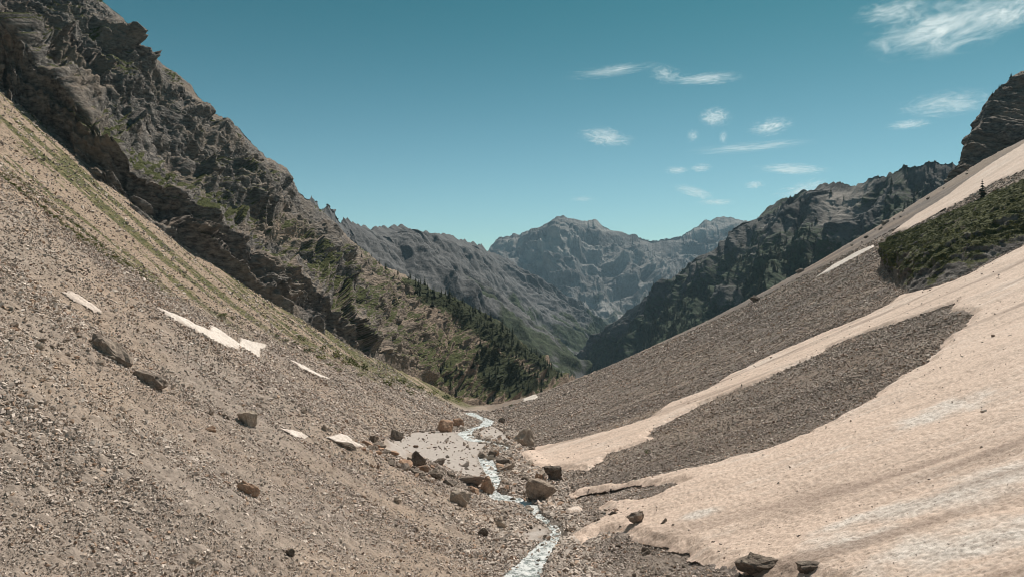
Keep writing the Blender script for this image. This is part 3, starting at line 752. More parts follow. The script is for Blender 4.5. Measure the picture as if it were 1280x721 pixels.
BOULDERS = [
    (133, 446, 74, 30, 'grey', 'long dark brown rock slab jutting from the scree', 11, 30, 0.0, .6, 0, .48, 22),
    (186, 481, 44, 20, 'grey', 'dark brown boulder with a pale flat top in the scree', 12, 14, 0.1, .7, .3, .36, 18),
    (311, 530, 24, 20, 'pale', 'pale boulder with dark forked shaded side in the scree', 13, -10, 0.4, .8, .2, .2, 12),
    (309, 617, 30, 16, 'red', 'leaning rust-orange slab alone in the grey scree', 14, 38, .2, .4, 0, .2, 14),
    (263, 537, 15, 8, 'red', 'small pinkish slab lying on the grey scree', 15, 12, .2, .7, 0, .2, 12),
    (523, 580, 20, 20, 'dark', 'dark wedge-shaped boulder standing on the gravel bar', 16, 0, .2, .8, 0, .12, 12),
    (548, 583, 20, 9, 'grey', 'long low rock beside the wedge-shaped boulder on the gravel bar', 17, -28, .2, .5, 0, .1, 14),
    (541, 596, 22, 11, 'dark', 'low dark boulder at the near edge of the gravel bar', 18, 5, 0, .8, 0, .2, 16),
    (557, 540, 22, 14, 'red', 'rounded pinkish boulder at the far edge of the gravel bar', 19, 0, .3, .9, 0, .1, 26),
    (573, 534, 14, 11, 'red', 'smaller reddish boulder between the pinkish one and the stream', 20, 0, .1, .9, 0, .15, 18),
    (467, 551, 15, 9, 'dark', 'small dark boulder left of the gravel bar', 21, 0, .3, .9, 0, .15, 14),
    (495, 551, 17, 12, 'dark', 'dark broken boulder at the upper corner of the gravel bar', 22, 20, .6, .9, 0, .2, 14),
    (609, 614, 20, 20, 'red', 'brown block with a dark foot standing in the bend of the stream', 23, 0, .4, .8, 0, .15, 13),
    (590, 606, 36, 12, 'grey', 'long flat slab at the little waterfall', 24, -8, 0, .7, .2, .2, 16),
    (674, 626, 38, 24, 'grey', 'biggest boulder by the stream, tilted with a shaded underside', 25, 16, .2, .8, .25, .12, 15),
    (692, 601, 26, 17, 'dark', 'square dark boulder with a flat top at the tip of the snow tongue', 26, 3, .1, .8, .25, .12, 12),
    (674, 602, 14, 10, 'red', 'reddish stone leaning against the square dark boulder', 27, 10, .6, .9, 0, .2, 14),
    (656, 560, 26, 22, 'pale', 'pale angular boulder with dark base above the stream bend', 28, -14, .5, .8, 0, .15, 11),
    (616, 572, 12, 8, 'dark', 'small black rock standing in the stream', 29, 0, 0, .9, 0, .1, 14),
    (628, 582, 17, 8, 'dark', 'upper brown slab on the far stream bank', 30, -5, .3, .8, .2, .2, 14),
    (634, 590, 24, 8, 'grey', 'pale elongated slab pointing away from the stream', 31, -18, .2, .5, .2, .2, 14),
    (574, 638, 28, 18, 'pale', 'cracked buff boulder half buried in the lower scree', 32, 8, .3, .9, .3, .25, 24),
    (795, 663, 22, 15, 'grey', 'largest brown boulder lying on the snow', 33, 0, .2, .9, 0, .1, 20),
    (830, 664, 14, 15, 'dark', 'upright dark rubble rock on the snow beside the brown boulder', 34, 0, .7, .9, 0, .15, 18),
    (891, 684, 9, 8, 'dark', 'lone small dark boulder out on the open snow', 35, 0, .7, .9, 0, .1, 14),
    (664, 566, 11, 5, 'grey', 'flat stone lying on the tip of the snow tongue', 36, 0, .2, .8, .3, .0, 14),
    (950, 726, 68, 24, 'dark', 'dark rubble hump breaking through the snow at the bottom of the photo', 37, 0, .1, .8, 0, .2, 30),
    (1016, 727, 40, 18, 'dark', 'low dark rock breaking through the snow beside the rubble hump', 38, 0, .1, .8, .2, .3, 24),
    (627, 529, 9, 7, 'dark', 'dark rock at the top bend of the stream', 39, 0, .1, .8, 0, .1, 14),
    (405, 545, 7, 7, 'pale', 'whitish boulder above the ragged snow scrap', 40, 0, .1, .8, 0, .1, 16),
    (379, 526, 8, 7, 'pale', 'whitish boulder in the scree above the white snow scraps', 46, 0, .1, .8, 0, .1, 16),
    (944, 377, 14, 8, 'dark', 'dark boulder on the skyline of the brown scree', 41, 20, .1, .8, 0, .1, 14),
    (1106, 281, 12, 6, 'pale', 'pale tan boulder near the skyline beside the snow strip', 42, -10, .1, .8, 0, .1, 14),
    (1113, 266, 9, 6, 'red', 'reddish boulder on the scree crest before the far mountain', 43, -10, .1, .8, 0, .1, 14),
    (430, 566, 34, 8, 'dark', 'dark low rock edge under the ragged snow scrap', 44, 14, .1, .5, 0, .3, 20),
    (1000, 341, 11, 5, 'pale', 'small tan rock on the skyline left of the thin snow sliver', 45, -10, .1, .8, 0, .1, 14),
    (768, 651, 16, 7, 'dark', 'flattish dark rock near the snow edge left of the brown boulder', 47, 0, .1, .8, 0, .1, 18),
    (862, 681, 9, 5, 'dark', 'small dark stone on the snow between rubble and lone boulder', 48, 0, .1, .8, 0, .1, 14),
    (711, 668, 12, 7, 'dark', 'dark stone on the bank where the snow field ends', 49, 0, .1, .8, 0, .1, 14),
    (497, 628, 11, 7, 'pale', 'yellowish stone in the scree left of the cracked boulder', 50, 0, .1, .8, 0, .1, 14),
    (604, 672, 13, 10, 'dark', 'dark pointed rock in the lower scree', 51, 24, .1, .6, 0, .15, 12),
    (625, 664, 16, 10, 'pale', 'pale pointed slab in the lower scree near the stream', 52, 38, .1, .4, 0, .2, 12),
    (241, 702, 15, 9, 'pale', 'whitish stone in the scree at the bottom edge', 53, 10, .1, .7, 0, .2, 12),
    (362, 703, 13, 10, 'dark', 'dark blocky stone with a tan neighbour at the bottom edge', 54, 10, .1, .8, 0, .2, 14),
    (43, 604, 9, 7, 'pale', 'bright white pebble in the scree', 55, 0, .1, .8, 0, .2, 16),
]
for b in BOULDERS:
    px, py, w_, h_, tone, lab, seed, roll, yaw, deep, ft, snk, npt = b
    boulder(px, py, w_, h_, tone, lab, seed, roll, yaw, deep, ft, snk, npt, lift=.25 if lab.endswith('on the open snow') or 'lying on' in lab and 'snow' in lab else 0)
protos = [rock_mesh('rock', 100 + i, (1, rnd.uniform(.6, .95), rnd.uniform(.45, .8)), rnd.choice((11, 13, 16)), 1, .06) for i in range(10)]
TONED = {}
for t_ in ROCKM:
    for i, m in enumerate(protos):
        mm = m.copy(); mm.materials.append(ROCKM[t_]); TONED[t_, i] = mm
def rocks(count, poly, lo, hi, label, group, tones='grey grey dark red', seed=1, lift=0.0):
    r = random.Random(seed); P_ = np.array(poly, float); k = 0
    while k < count:
        px, py = r.uniform(P_[:, 0].min(), P_[:, 0].max()), r.uniform(P_[:, 1].min(), P_[:, 1].max())
        if sdf_poly(np.array([px]), np.array([py]), P_)[0] < 0: continue
        g = ray(px, py)[0]
        w_ = lo * (hi / lo) ** (r.random() ** 1.7) * g[1] / F
        o = bpy.data.objects.new('rock', TONED[r.choice(tones.split()), r.randrange(10)]); COL.objects.link(o)
        o.scale = (w_, w_, w_ * r.uniform(.75, 1.1)); o.location = (g[0], g[1], g[2] + float(detail(g[0], g[1])) + w_ * .15 + lift)
        o.rotation_euler = (r.uniform(-.4, .4), r.uniform(-.4, .4), r.uniform(0, 6.28))
        tag(o, label, 'rock', group); k += 1
rocks(60, [(455, 550), (478, 556), (510, 572), (545, 582), (565, 592), (600, 600), (600, 612), (555, 606), (520, 602), (480, 588), (450, 570)], 8, 22, 'grey or brown rock in the rubble along the near edge of the gravel bar', 'rubble rocks along the gravel bar', 'dark dark grey red', seed=2)
rocks(12, [(484, 548), (500, 542), (548, 536), (548, 540), (500, 548)], 4, 9, 'rock in the row along the far edge of the gravel bar', 'rocks along the far edge of the gravel bar', 'pale red grey', seed=3)
rocks(45, [(600, 565), (650, 568), (670, 590), (705, 600), (705, 640), (690, 640), (660, 640), (625, 610)], 7, 18, 'rock among the boulders between the stream and the snow tongue', 'rocks between stream and snow tongue', 'grey dark red pale', seed=4)
rocks(35, [(585, 545), (650, 560), (700, 640), (720, 690), (700, 725), (610, 725), (660, 650), (600, 600)], 4, 8, 'small pale stone on the gravel beside the stream', 'small pale stones beside the stream', 'pale pale grey', seed=14)
rocks(40, [(600, 640), (655, 632), (720, 690), (760, 725), (590, 725), (640, 690)], 4, 12, 'rock on the banks of the lower stream', 'rocks on the banks of the lower stream', 'grey dark pale', seed=5)
rocks(40, [(0, 375), (60, 395), (130, 430), (200, 478), (300, 525), (380, 550), (370, 556), (280, 525), (180, 480), (100, 455), (0, 430)], 5, 13, 'rock in the blocky band that crosses the scree', 'rocks of the blocky band in the scree', 'grey pale grey red', seed=6)
rocks(16, [(745, 640), (770, 640), (850, 660), (850, 680), (780, 668), (735, 660)], 4, 9, 'small dark rock strewn on the lower edge of the snow', 'rocks strewn on the snow edge', 'dark dark grey', seed=7, lift=.25)
rocks(30, [(740, 682), (800, 684), (850, 696), (900, 722), (760, 725), (735, 700)], 6, 14, 'rock in the dark rubble apron below the snow edge', 'rocks of the dark rubble apron', 'dark grey dark', seed=8)
rocks(15, [(1000, 345), (1100, 280), (1195, 220), (1230, 205), (1160, 250), (1090, 300)], 3, 7, 'rock near the crest of the scree below the crag', 'rocks near the scree crest', 'grey dark pale', seed=9)

# ------------------------------------------------------------------ loose stones of the scree (uncountable)
PROTO = bpy.data.collections.new('stone_shapes')                # not linked into the scene: only instanced
def m_stone(n, p):
    r = n.attr('tone', 'Fac', 'INSTANCER'); rd = n.attr('hue', 'Fac', 'INSTANCER')
    v = pos(n); a = n.noise(v, 2.5, 4, .65)
    col = n.mix(r, (.265, .226, .199), (.68, .593, .528))
    col = n.mix(n.ramp(rd, .80, .95), col, n.mix(r, (.22, .145, .105), (.50, .365, .275)))
    col = n.mix(1.0, col, n.mix(a, (.75, .75, .75), (1.2, 1.2, 1.2)), 'MULTIPLY')
    return {'Base Color': col}
M_STONE = material('loose_stone', m_stone)
for i in range(9):
    me = rock_mesh('stone', 300 + i, (1, rnd.uniform(.55, .9), rnd.uniform(.3, .6)), rnd.choice((9, 10, 12)), 0)
    me.materials.append(M_STONE); PROTO.objects.link(bpy.data.objects.new('stone', me))
def scatter(name, pts, rot, scl, attrs, coll, count, m=None):
    me = bpy.data.meshes.new(name); me.vertices.add(len(pts)); me.vertices.foreach_set('co', np.asarray(pts, f4).ravel())
    for k_, v_ in (('rot', rot), ('scl', scl)):
        a = me.attributes.new(k_, 'FLOAT_VECTOR', 'POINT'); a.data.foreach_set('vector', np.asarray(v_, f4).ravel())
    for k_, v_ in attrs.items():
        a = me.attributes.new(k_, 'FLOAT', 'POINT'); a.data.foreach_set('value', np.asarray(v_, f4))
    a = me.attributes.new('idx', 'INT', 'POINT'); a.data.foreach_set('value', rng.integers(0, count, len(pts)).astype(np.int32))
    o = link(name, me)
    t = bpy.data.node_groups.new(name, 'GeometryNodeTree')
    t.interface.new_socket('Geometry', in_out='INPUT', socket_type='NodeSocketGeometry'); t.interface.new_socket('Geometry', in_out='OUTPUT', socket_type='NodeSocketGeometry')
    n = N(t); gi = n('NodeGroupInput'); go = n('NodeGroupOutput')
    ci = n('GeometryNodeCollectionInfo', {'Collection': coll, 'Separate Children': True, 'Reset Children': True})
    at = lambda nm, ty: [s_ for s_ in n('GeometryNodeInputNamedAttribute', {'Name': nm}, data_type=ty).outputs if s_.enabled][0]
    e2r = n('FunctionNodeEulerToRotation', {0: at('rot', 'FLOAT_VECTOR')}).outputs[0]
    ip = n('GeometryNodeInstanceOnPoints', {'Points': gi.outputs[0], 'Instance': ci.outputs[0], 'Pick Instance': True, 'Instance Index': at('idx', 'INT'), 'Rotation': e2r, 'Scale': at('scl', 'FLOAT_VECTOR')})
    n.l.new(ip.outputs[0], go.inputs[0])
    md = o.modifiers.new('scatter', 'NODES'); md.node_group = t
    return tag(o, kind='stuff')
def snow_stones(nst):
    W = SNOW_W[0]
    a = rng.uniform(math.radians(-2), math.radians(42), nst); r = np.exp(rng.uniform(math.log(22), math.log(170), nst))
    X = r * np.sin(a); Y = r * np.cos(a); sd = sdf_poly(X, Y, W)
    keep = (sd > .1) & (rng.random(nst) < .05 + .55 * np.exp(-np.maximum(sd, 0) / 1.1) + .10 * (fbm2(X / 6, Y / 3, 3, 301) > .75))
    X, Y, sd, r = X[keep], Y[keep], sd[keep], r[keep]
    s = np.maximum(.03, .0012 * r) * rng.random(len(X)) ** -.38
    Z = base_ground(X, Y) + .55 * detail(X, Y) + .55 * smooth(-.05, 1.4, sd) + .03
    return np.stack([X, Y, Z], -1), np.minimum(s, .5)
def stone_points(nst):
    a = rng.uniform(math.radians(-43), math.radians(43), nst); r = np.exp(rng.uniform(math.log(15), math.log(330), nst))
    X = r * np.sin(a); Y = r * np.cos(a); xa = X - AX * Y
    s = np.minimum(np.maximum(.026, .00128 * r) * rng.random(nst) ** -.40, .12 + .0036 * r)
    patch = fbm2(Y / 5 + .03 * xa, xa / 30, 3, 201) + .6 * perlin2(X / 9, Y / 9, 202)
    keep = rng.random(nst) < np.clip(.74 + .2 * patch, .3, 1) * (1 - .72 * run_mask(X, Y))
    s = s * (1 + .75 * floor_mask(X, Y) * (Y < 200)) * (1 + .3 * np.clip(patch, -.8, 1)) * np.where(xa > np.interp(Y, RY, FR), .8, 1.0)
    for W in SNOW_W: keep &= sdf_poly(X, Y, W) < .15 * rng.random(nst)
    for W in (Z_SILT, Z_SILT2, Z_SILT3): keep &= (sdf_poly(X, Y, W) < 0) | (rng.random(nst) < .010)
    gz = sdf_poly(X, Y, Z_GRASS); keep &= (gz < 9 * rng.random(nst) ** 2 - 4 * rng.random(nst)) | (rng.random(nst) < .22)
    keep &= sdf_poly(X, Y, Z_OUT) < 0
    k = np.where(keep & (np.abs(xa - pl(FY, (FL + np.interp(FY, RY, FR)) / 2, Y)) < 34))[0]
    d, w_ = seg_dist(X[k], Y[k], STREAM[::3]); keep[k] &= (d > w_ * 1.08 + .5 * s[k]) | (rng.random(len(k)) < .07)
    X, Y, s = X[keep], Y[keep], s[keep]
    Z = ground_full(X, Y) + s * .10 + .04
    return np.stack([X, Y, Z], -1), s
P_, s_ = stone_points(1600000); P2_, s2_ = snow_stones(34000)
P_ = np.concatenate([P_, P2_]); s_ = np.r_[s_, s2_]; m_ = len(s_)
rot = np.stack([rng.normal(0, .35, m_), rng.normal(0, .35, m_) + np.where(P_[:, 0] < 0, .45, -.3), rng.uniform(0, 6.28, m_)], -1)
scl = s_[:, None] * np.stack([rng.uniform(.8, 1.3, m_), rng.uniform(.8, 1.2, m_), rng.uniform(.7, 1.3, m_)], -1)
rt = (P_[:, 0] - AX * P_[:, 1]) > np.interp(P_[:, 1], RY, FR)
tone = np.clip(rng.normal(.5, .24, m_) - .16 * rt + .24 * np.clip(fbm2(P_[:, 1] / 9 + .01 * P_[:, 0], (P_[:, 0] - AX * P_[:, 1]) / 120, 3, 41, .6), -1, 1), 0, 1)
scatter('scree_stones', P_, rot, scl, dict(tone=tone, hue=rng.random(m_)), PROTO, 9)

# ------------------------------------------------------------------ outcrop with shrubs on the snowy side
lo_px = [(1104, 330), (1112, 345), (1122, 358), (1138, 367), (1160, 362), (1182, 355), (1210, 342), (1240, 327), (1280, 307), (1340, 280), (1430, 240)]
up_px = [(1104, 329), (1110, 318), (1120, 305), (1135, 296), (1155, 286), (1175, 276), (1205, 260), (1240, 244), (1280, 225), (1340, 198), (1430, 155)]
A0 = resample(ray(*np.array(lo_px, float).T), 420); A1 = resample(ray(*np.array(up_px, float).T), 420)
v = np.linspace(-.04, 1.04, 260)[None, :, None]
P = A0[:, None] * (1 - v) + A1[:, None] * v
P[..., 2] = ground(P[..., 0], P[..., 1])
vv = np.broadcast_to(v[..., 0], P.shape[:2]); ss = np.broadcast_to(np.linspace(0, 1, 420)[:, None], vv.shape)
span = np.linalg.norm(A1 - A0, axis=1)[:, None]
bul = np.minimum(5.0, span * .36) * np.clip(np.minimum(smooth(-.03, .16, vv), smooth(1.04, .55, vv)), 0, 1)
P[..., 2] += bul - .5 * (np.abs(vv - .5) > .5)
P[..., 1] -= bul * .5; P[..., 0] -= bul * .45
nn = normals(P); x, y, z = (P[..., i] for i in range(3))
D = .9 * ridged3(x / 7, y / 7, z / 7, 3, 4) + .5 * ridged3(x / 2.4, y / 2.4, z / 2, 3, 5)
f1, f2, cid = cells2((x + y) / 2.4, (z * 1.6 - .6 * x) / 2.4, 27); D += .9 * cid + .4 * np.clip(3 * (f2 - f1), 0, 1)
P = P + nn * (D - D.mean())[..., None] * smooth(-.04, .08, vv)[..., None] * smooth(1.04, .9, vv)[..., None]
nn = normals(P); x, y, z = (P[..., i] for i in range(3))
vg = np.clip(smooth(.01, .09, vv) * .6 + smooth(.4, .8, nn[..., 2]) * .5 + .95 * fbm3(x / 4.5, y / 4.5, z / 4.5, 4, 92) - .10 - .5 * smooth(.10, .0, ss), 0, 1)
oc = link('rock_outcrop', np_mesh('rock_outcrop', P.reshape(-1, 3), grid_faces(*vv.shape), dict(veg=vg.ravel(), soil=0 * vg.ravel(), spur=0 * vg.ravel()), True), M_CLIFF)
tag(oc, 'dark rocky outcrop overgrown with green shrubs between two snow strips', 'rock outcrop')
O_DATA = (P, vg, vv, nn)

# ------------------------------------------------------------------ plants
def m_leaf(lo, hi):
    def f(n, p):
        v = pos(n); r = n('ShaderNodeObjectInfo').outputs['Random']
        a = n.noise(v, 1.2, 4, .7)
        col = n.mix(n.ramp(a, .3, .7), lo, hi)
        col = n.mix(1.0, col, n.mix(r, (.55, .62, .6), (1.55, 1.35, 1.1)), 'MULTIPLY')
        return {'Base Color': col, 'Roughness': .75}
    return f
M_NEEDLE = material('needles', m_leaf((.014, .026, .012), (.045, .066, .026)))
M_LEAF = material('shrub_leaves', m_leaf((.045, .074, .02), (.17, .185, .058)))
M_BARK = material('bark', lambda n, p: {'Base Color': n.mix(n.noise(pos(n), 6, 5), (.05, .035, .025), (.16, .12, .09))})
def conifer_meshes(seed, rows=15, lean=.0, slim=.19):
    """a crown of drooping whorled boughs and a tapered trunk, one unit tall"""
    r = random.Random(seed); V = []; Fc = []
    for k in range(rows):
        t = (k + r.uniform(-.3, .3)) / (rows - 1); t = min(max(t, 0), 1)
        z0 = .10 + .86 * t; L0 = slim * (1 - t) ** .8 * r.uniform(.75, 1.2) + .015
        nb = 5 + int(4 * (1 - t)); a0 = r.uniform(0, 6.28)
        for j in range(nb):
            if r.random() < .10: continue
            a = a0 + j * 6.283 / nb + r.uniform(-.35, .35); L = L0 * r.uniform(.6, 1.15); wd = L * r.uniform(.28, .42) + .008
            ca, sa = math.cos(a), math.sin(a); dz = r.uniform(.25, .55) * L
            i = len(V)
            def pt(f, s_, dz_): V.append((ca * L * f - sa * s_ * wd, sa * L * f + ca * s_ * wd, z0 + dz_))
            pt(.0, 0, .02); pt(.45, -1, -dz * .45 - .012); pt(.45, 1, -dz * .45 - .012); pt(.5, 0, -dz * .25 + .01); pt(1, 0, -dz)
            pt(.8, -.6, -dz * .95); pt(.8, .6, -dz * .95)
            Fc += [(i, i + 1, i + 3), (i, i + 3, i + 2), (i + 1, i + 5, i + 3), (i + 3, i + 6, i + 2), (i + 3, i + 5, i + 4), (i + 3, i + 4, i + 6)]
    i = len(V); V += [(.008, 0, .93), (-.005, .008, .93), (-.005, -.008, .93), (0, 0, 1.0)]; Fc += [(i, i + 1, i + 3), (i + 1, i + 2, i + 3), (i + 2, i, i + 3)]
    crown = np_mesh('crown', V, np.array(Fc), None, False); crown.materials.append(M_NEEDLE)
    bm = bmesh.new(); bmesh.ops.create_cone(bm, cap_ends=True, segments=7, radius1=.017, radius2=.004, depth=.95)
    for v_ in bm.verts: v_.co.z += .475 - .03
    trunk = bpy.data.meshes.new('trunk'); bm.to_mesh(trunk); bm.free(); trunk.materials.append(M_BARK)
    return crown, trunk
CONIF = [conifer_meshes(500 + i, 14 + i % 3, 0, (.17, .20, .15, .22, .185)[i % 5]) for i in range(5)]
def conifer(loc, h, label, group, r):
    cr, tk = CONIF[r.randrange(5)]
    e = bpy.data.objects.new('conifer', None); COL.objects.link(e); e.location = loc
    s_ = h * r.uniform(.95, 1.55); e.scale = (s_, s_, h); e.rotation_euler = (r.uniform(-.05, .05), r.uniform(-.05, .05), r.uniform(0, 6.28)); e.empty_display_size = .1
    for nm, me in (('crown', cr), ('trunk', tk)):
        o = bpy.data.objects.new(nm, me); COL.objects.link(o); o.parent = e
    return tag(e, label, 'conifer tree', group)
CP = C_DATA['P']; CV = C_DATA['V']; CN = C_DATA['n']
cpx = px_of(CP[..., 0], CP[..., 1]); cpy = py_of(CP[..., 0], CP[..., 1], CP[..., 2])
def on_cliff(count, poly, vmax=1.0, seed=0, sep=1.0, nzmin=.35, wt=None):
    Pp = np.array(poly, float); r = np.random.default_rng(seed)
    sd = sdf_poly(cpx, cpy, Pp)
    k = np.argwhere((sd > 0) & (CV <= vmax) & (CN[..., 2] > nzmin) & (CV > 0))
    if not len(k): return []
    out = []; order = r.permutation(len(k))
    for i in order:
        p = CP[tuple(k[i])]
        if all((p[0] - q_[0]) ** 2 + (p[1] - q_[1]) ** 2 + (p[2] - q_[2]) ** 2 > sep * sep for q_ in out): out.append(p)
        if len(out) >= count: break
    return out
tr_ = random.Random(5)
FORESTS = [
    (175, [(505, 345), (545, 357), (590, 377), (640, 406), (690, 452), (708, 472), (690, 474), (655, 452), (618, 436), (585, 412), (560, 394), (520, 372)], 2.6, 3.0, 7.0, 'dark conifer in the wood along the crest of the rocky spur', 'conifers along the crest of the spur', 21),
    (80, [(598, 430), (625, 432), (655, 455), (690, 480), (676, 492), (640, 498), (612, 492), (590, 462)], 2.8, 3.2, 7.2, 'dark conifer in the grove at the foot of the spur', 'conifers in the grove at the foot of the spur', 22),
    (22, [(425, 285), (470, 325), (530, 355), (560, 395), (500, 385), (450, 340)], 5, 2.5, 5, 'lone small conifer high on the bare rocky spur', 'scattered conifers high on the spur', 23),
    (16, [(530, 470), (580, 500), (620, 503), (600, 480), (560, 450), (540, 440)], 5, 3, 6, 'young conifer in the grass at the bottom of the spur', 'young conifers at the bottom of the spur', 24),
]
for cnt, poly, sep, h0, h1, lab, grp, sd_ in FORESTS:
    for p in on_cliff(cnt, poly, 1.0, sd_, sep): conifer((p[0], p[1], p[2] - .4), tr_.uniform(h0, h1), lab, grp, tr_)
g = ray(1226, 262)[0]
conifer((g[0], g[1] - 1, g[2] + .6), 35 / F * g[1], 'lone dark conifer standing on the green outcrop against the snow strip', None, random.Random(3))
hpx_, hpy_ = px_of(H_P[..., 0], H_P[..., 1]), py_of(H_P[..., 0], H_P[..., 1], H_P[..., 2])
for px, hpx in ((1248, 4), (1263, 5), (1239, 3.5)):
    k_ = np.argwhere(np.abs(hpx_ - px) < 1.5); k_ = k_[hpy_[k_[:, 0], k_[:, 1]].argmin()]
    q_ = H_P[k_[0], k_[1]]
    conifer((q_[0], q_[1], q_[2] - .9), hpx * 386 / F + .9, 'tiny conifer on the edge of the dark crag', 'tiny conifers on the crag edge', tr_)

def shrub_mesh(seed, n_=150, flat=.55):
    r = random.Random(seed); V = []; Fc = []
    cs = [(r.uniform(-.3, .3), r.uniform(-.3, .3), r.uniform(.1, .35), r.uniform(.18, .32)) for _ in range(6)]
    for _ in range(n_):
        cx, cy, cz_, rad = r.choice(cs)
        u = Vector((r.gauss(0, 1), r.gauss(0, 1), r.gauss(0, 1))).normalized() * rad * r.random() ** .4
        p = Vector((cx, cy, max(cz_, 0) * flat * 1.6)) + Vector((u.x, u.y, u.z * flat * 1.5))
        if p.z < 0: p.z = -p.z * .4
        a = Vector((r.gauss(0, 1), r.gauss(0, 1), r.gauss(0, .7))).normalized() * r.uniform(.035, .075); b = a.cross(Vector((r.gauss(0, 1), r.gauss(0, 1), r.gauss(0, 1))).normalized())
        i = len(V); V += [tuple(p - a), tuple(p + b * .6), tuple(p + a), tuple(p - b * .6)]; Fc.append((i, i + 1, i + 2, i + 3))
    me = np_mesh('shrub', V, np.array(Fc), None, False); me.materials.append(M_LEAF); return me
SHRUBS = [shrub_mesh(700 + i) for i in range(6)]
def shrub(loc, w_, h_, label, group, r):
    o = bpy.data.objects.new('shrub', SHRUBS[r.randrange(6)]); COL.objects.link(o)
    o.location = loc; o.scale = (w_, w_, h_ * 1.4); o.rotation_euler.z = r.uniform(0, 6.28)
    return tag(o, label, 'shrub', group)
for px, py, w_, h_ in [(277, 394, 15, 7), (288, 398, 9, 5), (300, 405, 9, 5), (355, 426, 8, 5), (345, 420, 8, 5), (372, 432, 15, 8), (383, 440, 17, 8), (377, 424, 9, 8), (398, 447, 16, 9), (404, 438, 9, 9), (410, 455, 15, 6), (418, 447, 10, 12), (424, 450, 9, 12),
                       (432, 456, 13, 9), (440, 455, 10, 13), (446, 458, 8, 11), (421, 461, 14, 5), (457, 462, 10, 13), (448, 470, 9, 6), (472, 470, 15, 8), (483, 482, 15, 11), (492, 478, 7, 6), (500, 478, 16, 9), (510, 484, 9, 6), (512, 492, 13, 8),
                       (526, 487, 14, 8), (540, 492, 14, 8), (545, 484, 8, 12), (556, 497, 14, 8), (566, 492, 8, 11), (572, 502, 14, 8), (582, 500, 9, 14), (590, 505, 10, 10), (598, 506, 12, 8), (812, 563, 9, 6), (640, 508, 6, 4)]:
    g = ray(px, py)[0]; k = g[1] / F
    far_ = px > 800 or px == 640
    shrub((g[0], g[1], g[2] + float(detail(g[0], g[1])) - .1), w_ * k * 1.6, h_ * k * 1.35, 'green tuft alone on the brown scree between the snow arms' if px == 812 else 'tiny green tuft on the scree beyond the stream' if px == 640 else
          'green shrub on the edge between grey scree and grassy slope', None if far_ else 'shrubs along the edge of the grassy slope', tr_)

# low cover nobody could count: shrubs of the outcrop, turf shrubs of the grassy slope, the far wood
SH = bpy.data.collections.new('cover_shapes')
for i, m in enumerate(SHRUBS[:5]): SH.objects.link(bpy.data.objects.new('shrub_shape', m))
P, vg, vv, nn = O_DATA
k = np.argwhere((vg > .74) & (vv > .02) & (vv < 1.0)); k = k[rng.permutation(len(k))[:8000]]
q = P[k[:, 0], k[:, 1]]; m_ = len(q); w_ = rng.uniform(.5, 1.5, m_)
scatter('shrub_cover', q, np.stack([rng.normal(0, .25, m_), rng.normal(0, .25, m_), rng.uniform(0, 6.28, m_)], -1), np.stack([w_, w_, w_ * rng.uniform(.45, .95, m_)], -1), {}, SH, 5)
k = np.where((TER_ATTR['grass'] > .55) & (TER_ATTR['green'] + .25 * rng.normal(size=TX.size) > .72) & (R_.ravel() < 460))[0]; k = k[rng.permutation(len(k))[:7000]]
q = np.stack([TX.ravel()[k], TY.ravel()[k], TZ.ravel()[k]], -1); m_ = len(q); w_ = rng.uniform(.35, 1.1, m_)
scatter('turf_cover', q, np.stack([rng.normal(0, .2, m_), rng.normal(0, .2, m_), rng.uniform(0, 6.28, m_)], -1), np.stack([w_, w_, w_ * rng.uniform(.3, .6, m_)], -1), {}, SH, 5)
vgc = vg_c = None
k = np.argwhere((CV > .02) & (CV < 1.0)); k = k[rng.permutation(len(k))[:60000]]
cv_ = fbm3(CP[k[:, 0], k[:, 1], 0] / 26, CP[k[:, 0], k[:, 1], 1] / 26, CP[k[:, 0], k[:, 1], 2] / 26, 4, 90)
k = k[(cv_ > .22) & (CN[k[:, 0], k[:, 1], 2] > .6)][:5000]
q = CP[k[:, 0], k[:, 1]]; m_ = len(q); w_ = rng.uniform(.8, 2.2, m_)
scatter('cliff_shrubs', q, np.stack([rng.normal(0, .2, m_), rng.normal(0, .2, m_), rng.uniform(0, 6.28, m_)], -1), np.stack([w_, w_, w_ * rng.uniform(.4, .7, m_)], -1), {}, SH, 5)
TR_C = bpy.data.collections.new('tree_shapes')
for i, (cr, tk) in enumerate(CONIF): TR_C.objects.link(bpy.data.objects.new('tree_shape', cr))
P, VV, vg = G_DATA['P'], G_DATA['V'], G_DATA['veg']
k = np.argwhere((VV > .02) & (VV < .93)); k = k[rng.permutation(len(k))]
k = k[vg[k[:, 0], k[:, 1]] + .3 * rng.normal(size=len(k)) > .85 + .3 * VV[k[:, 0], k[:, 1]]][:9000]
q = P[k[:, 0], k[:, 1]]; m_ = len(q); h_ = rng.uniform(6, 13, m_)
scatter('far_wood', q - [0, 0, .5], np.stack([0 * h_, 0 * h_, rng.uniform(0, 6.28, m_)], -1), np.stack([h_ * 1.1, h_ * 1.1, h_], -1), {}, TR_C, 5)

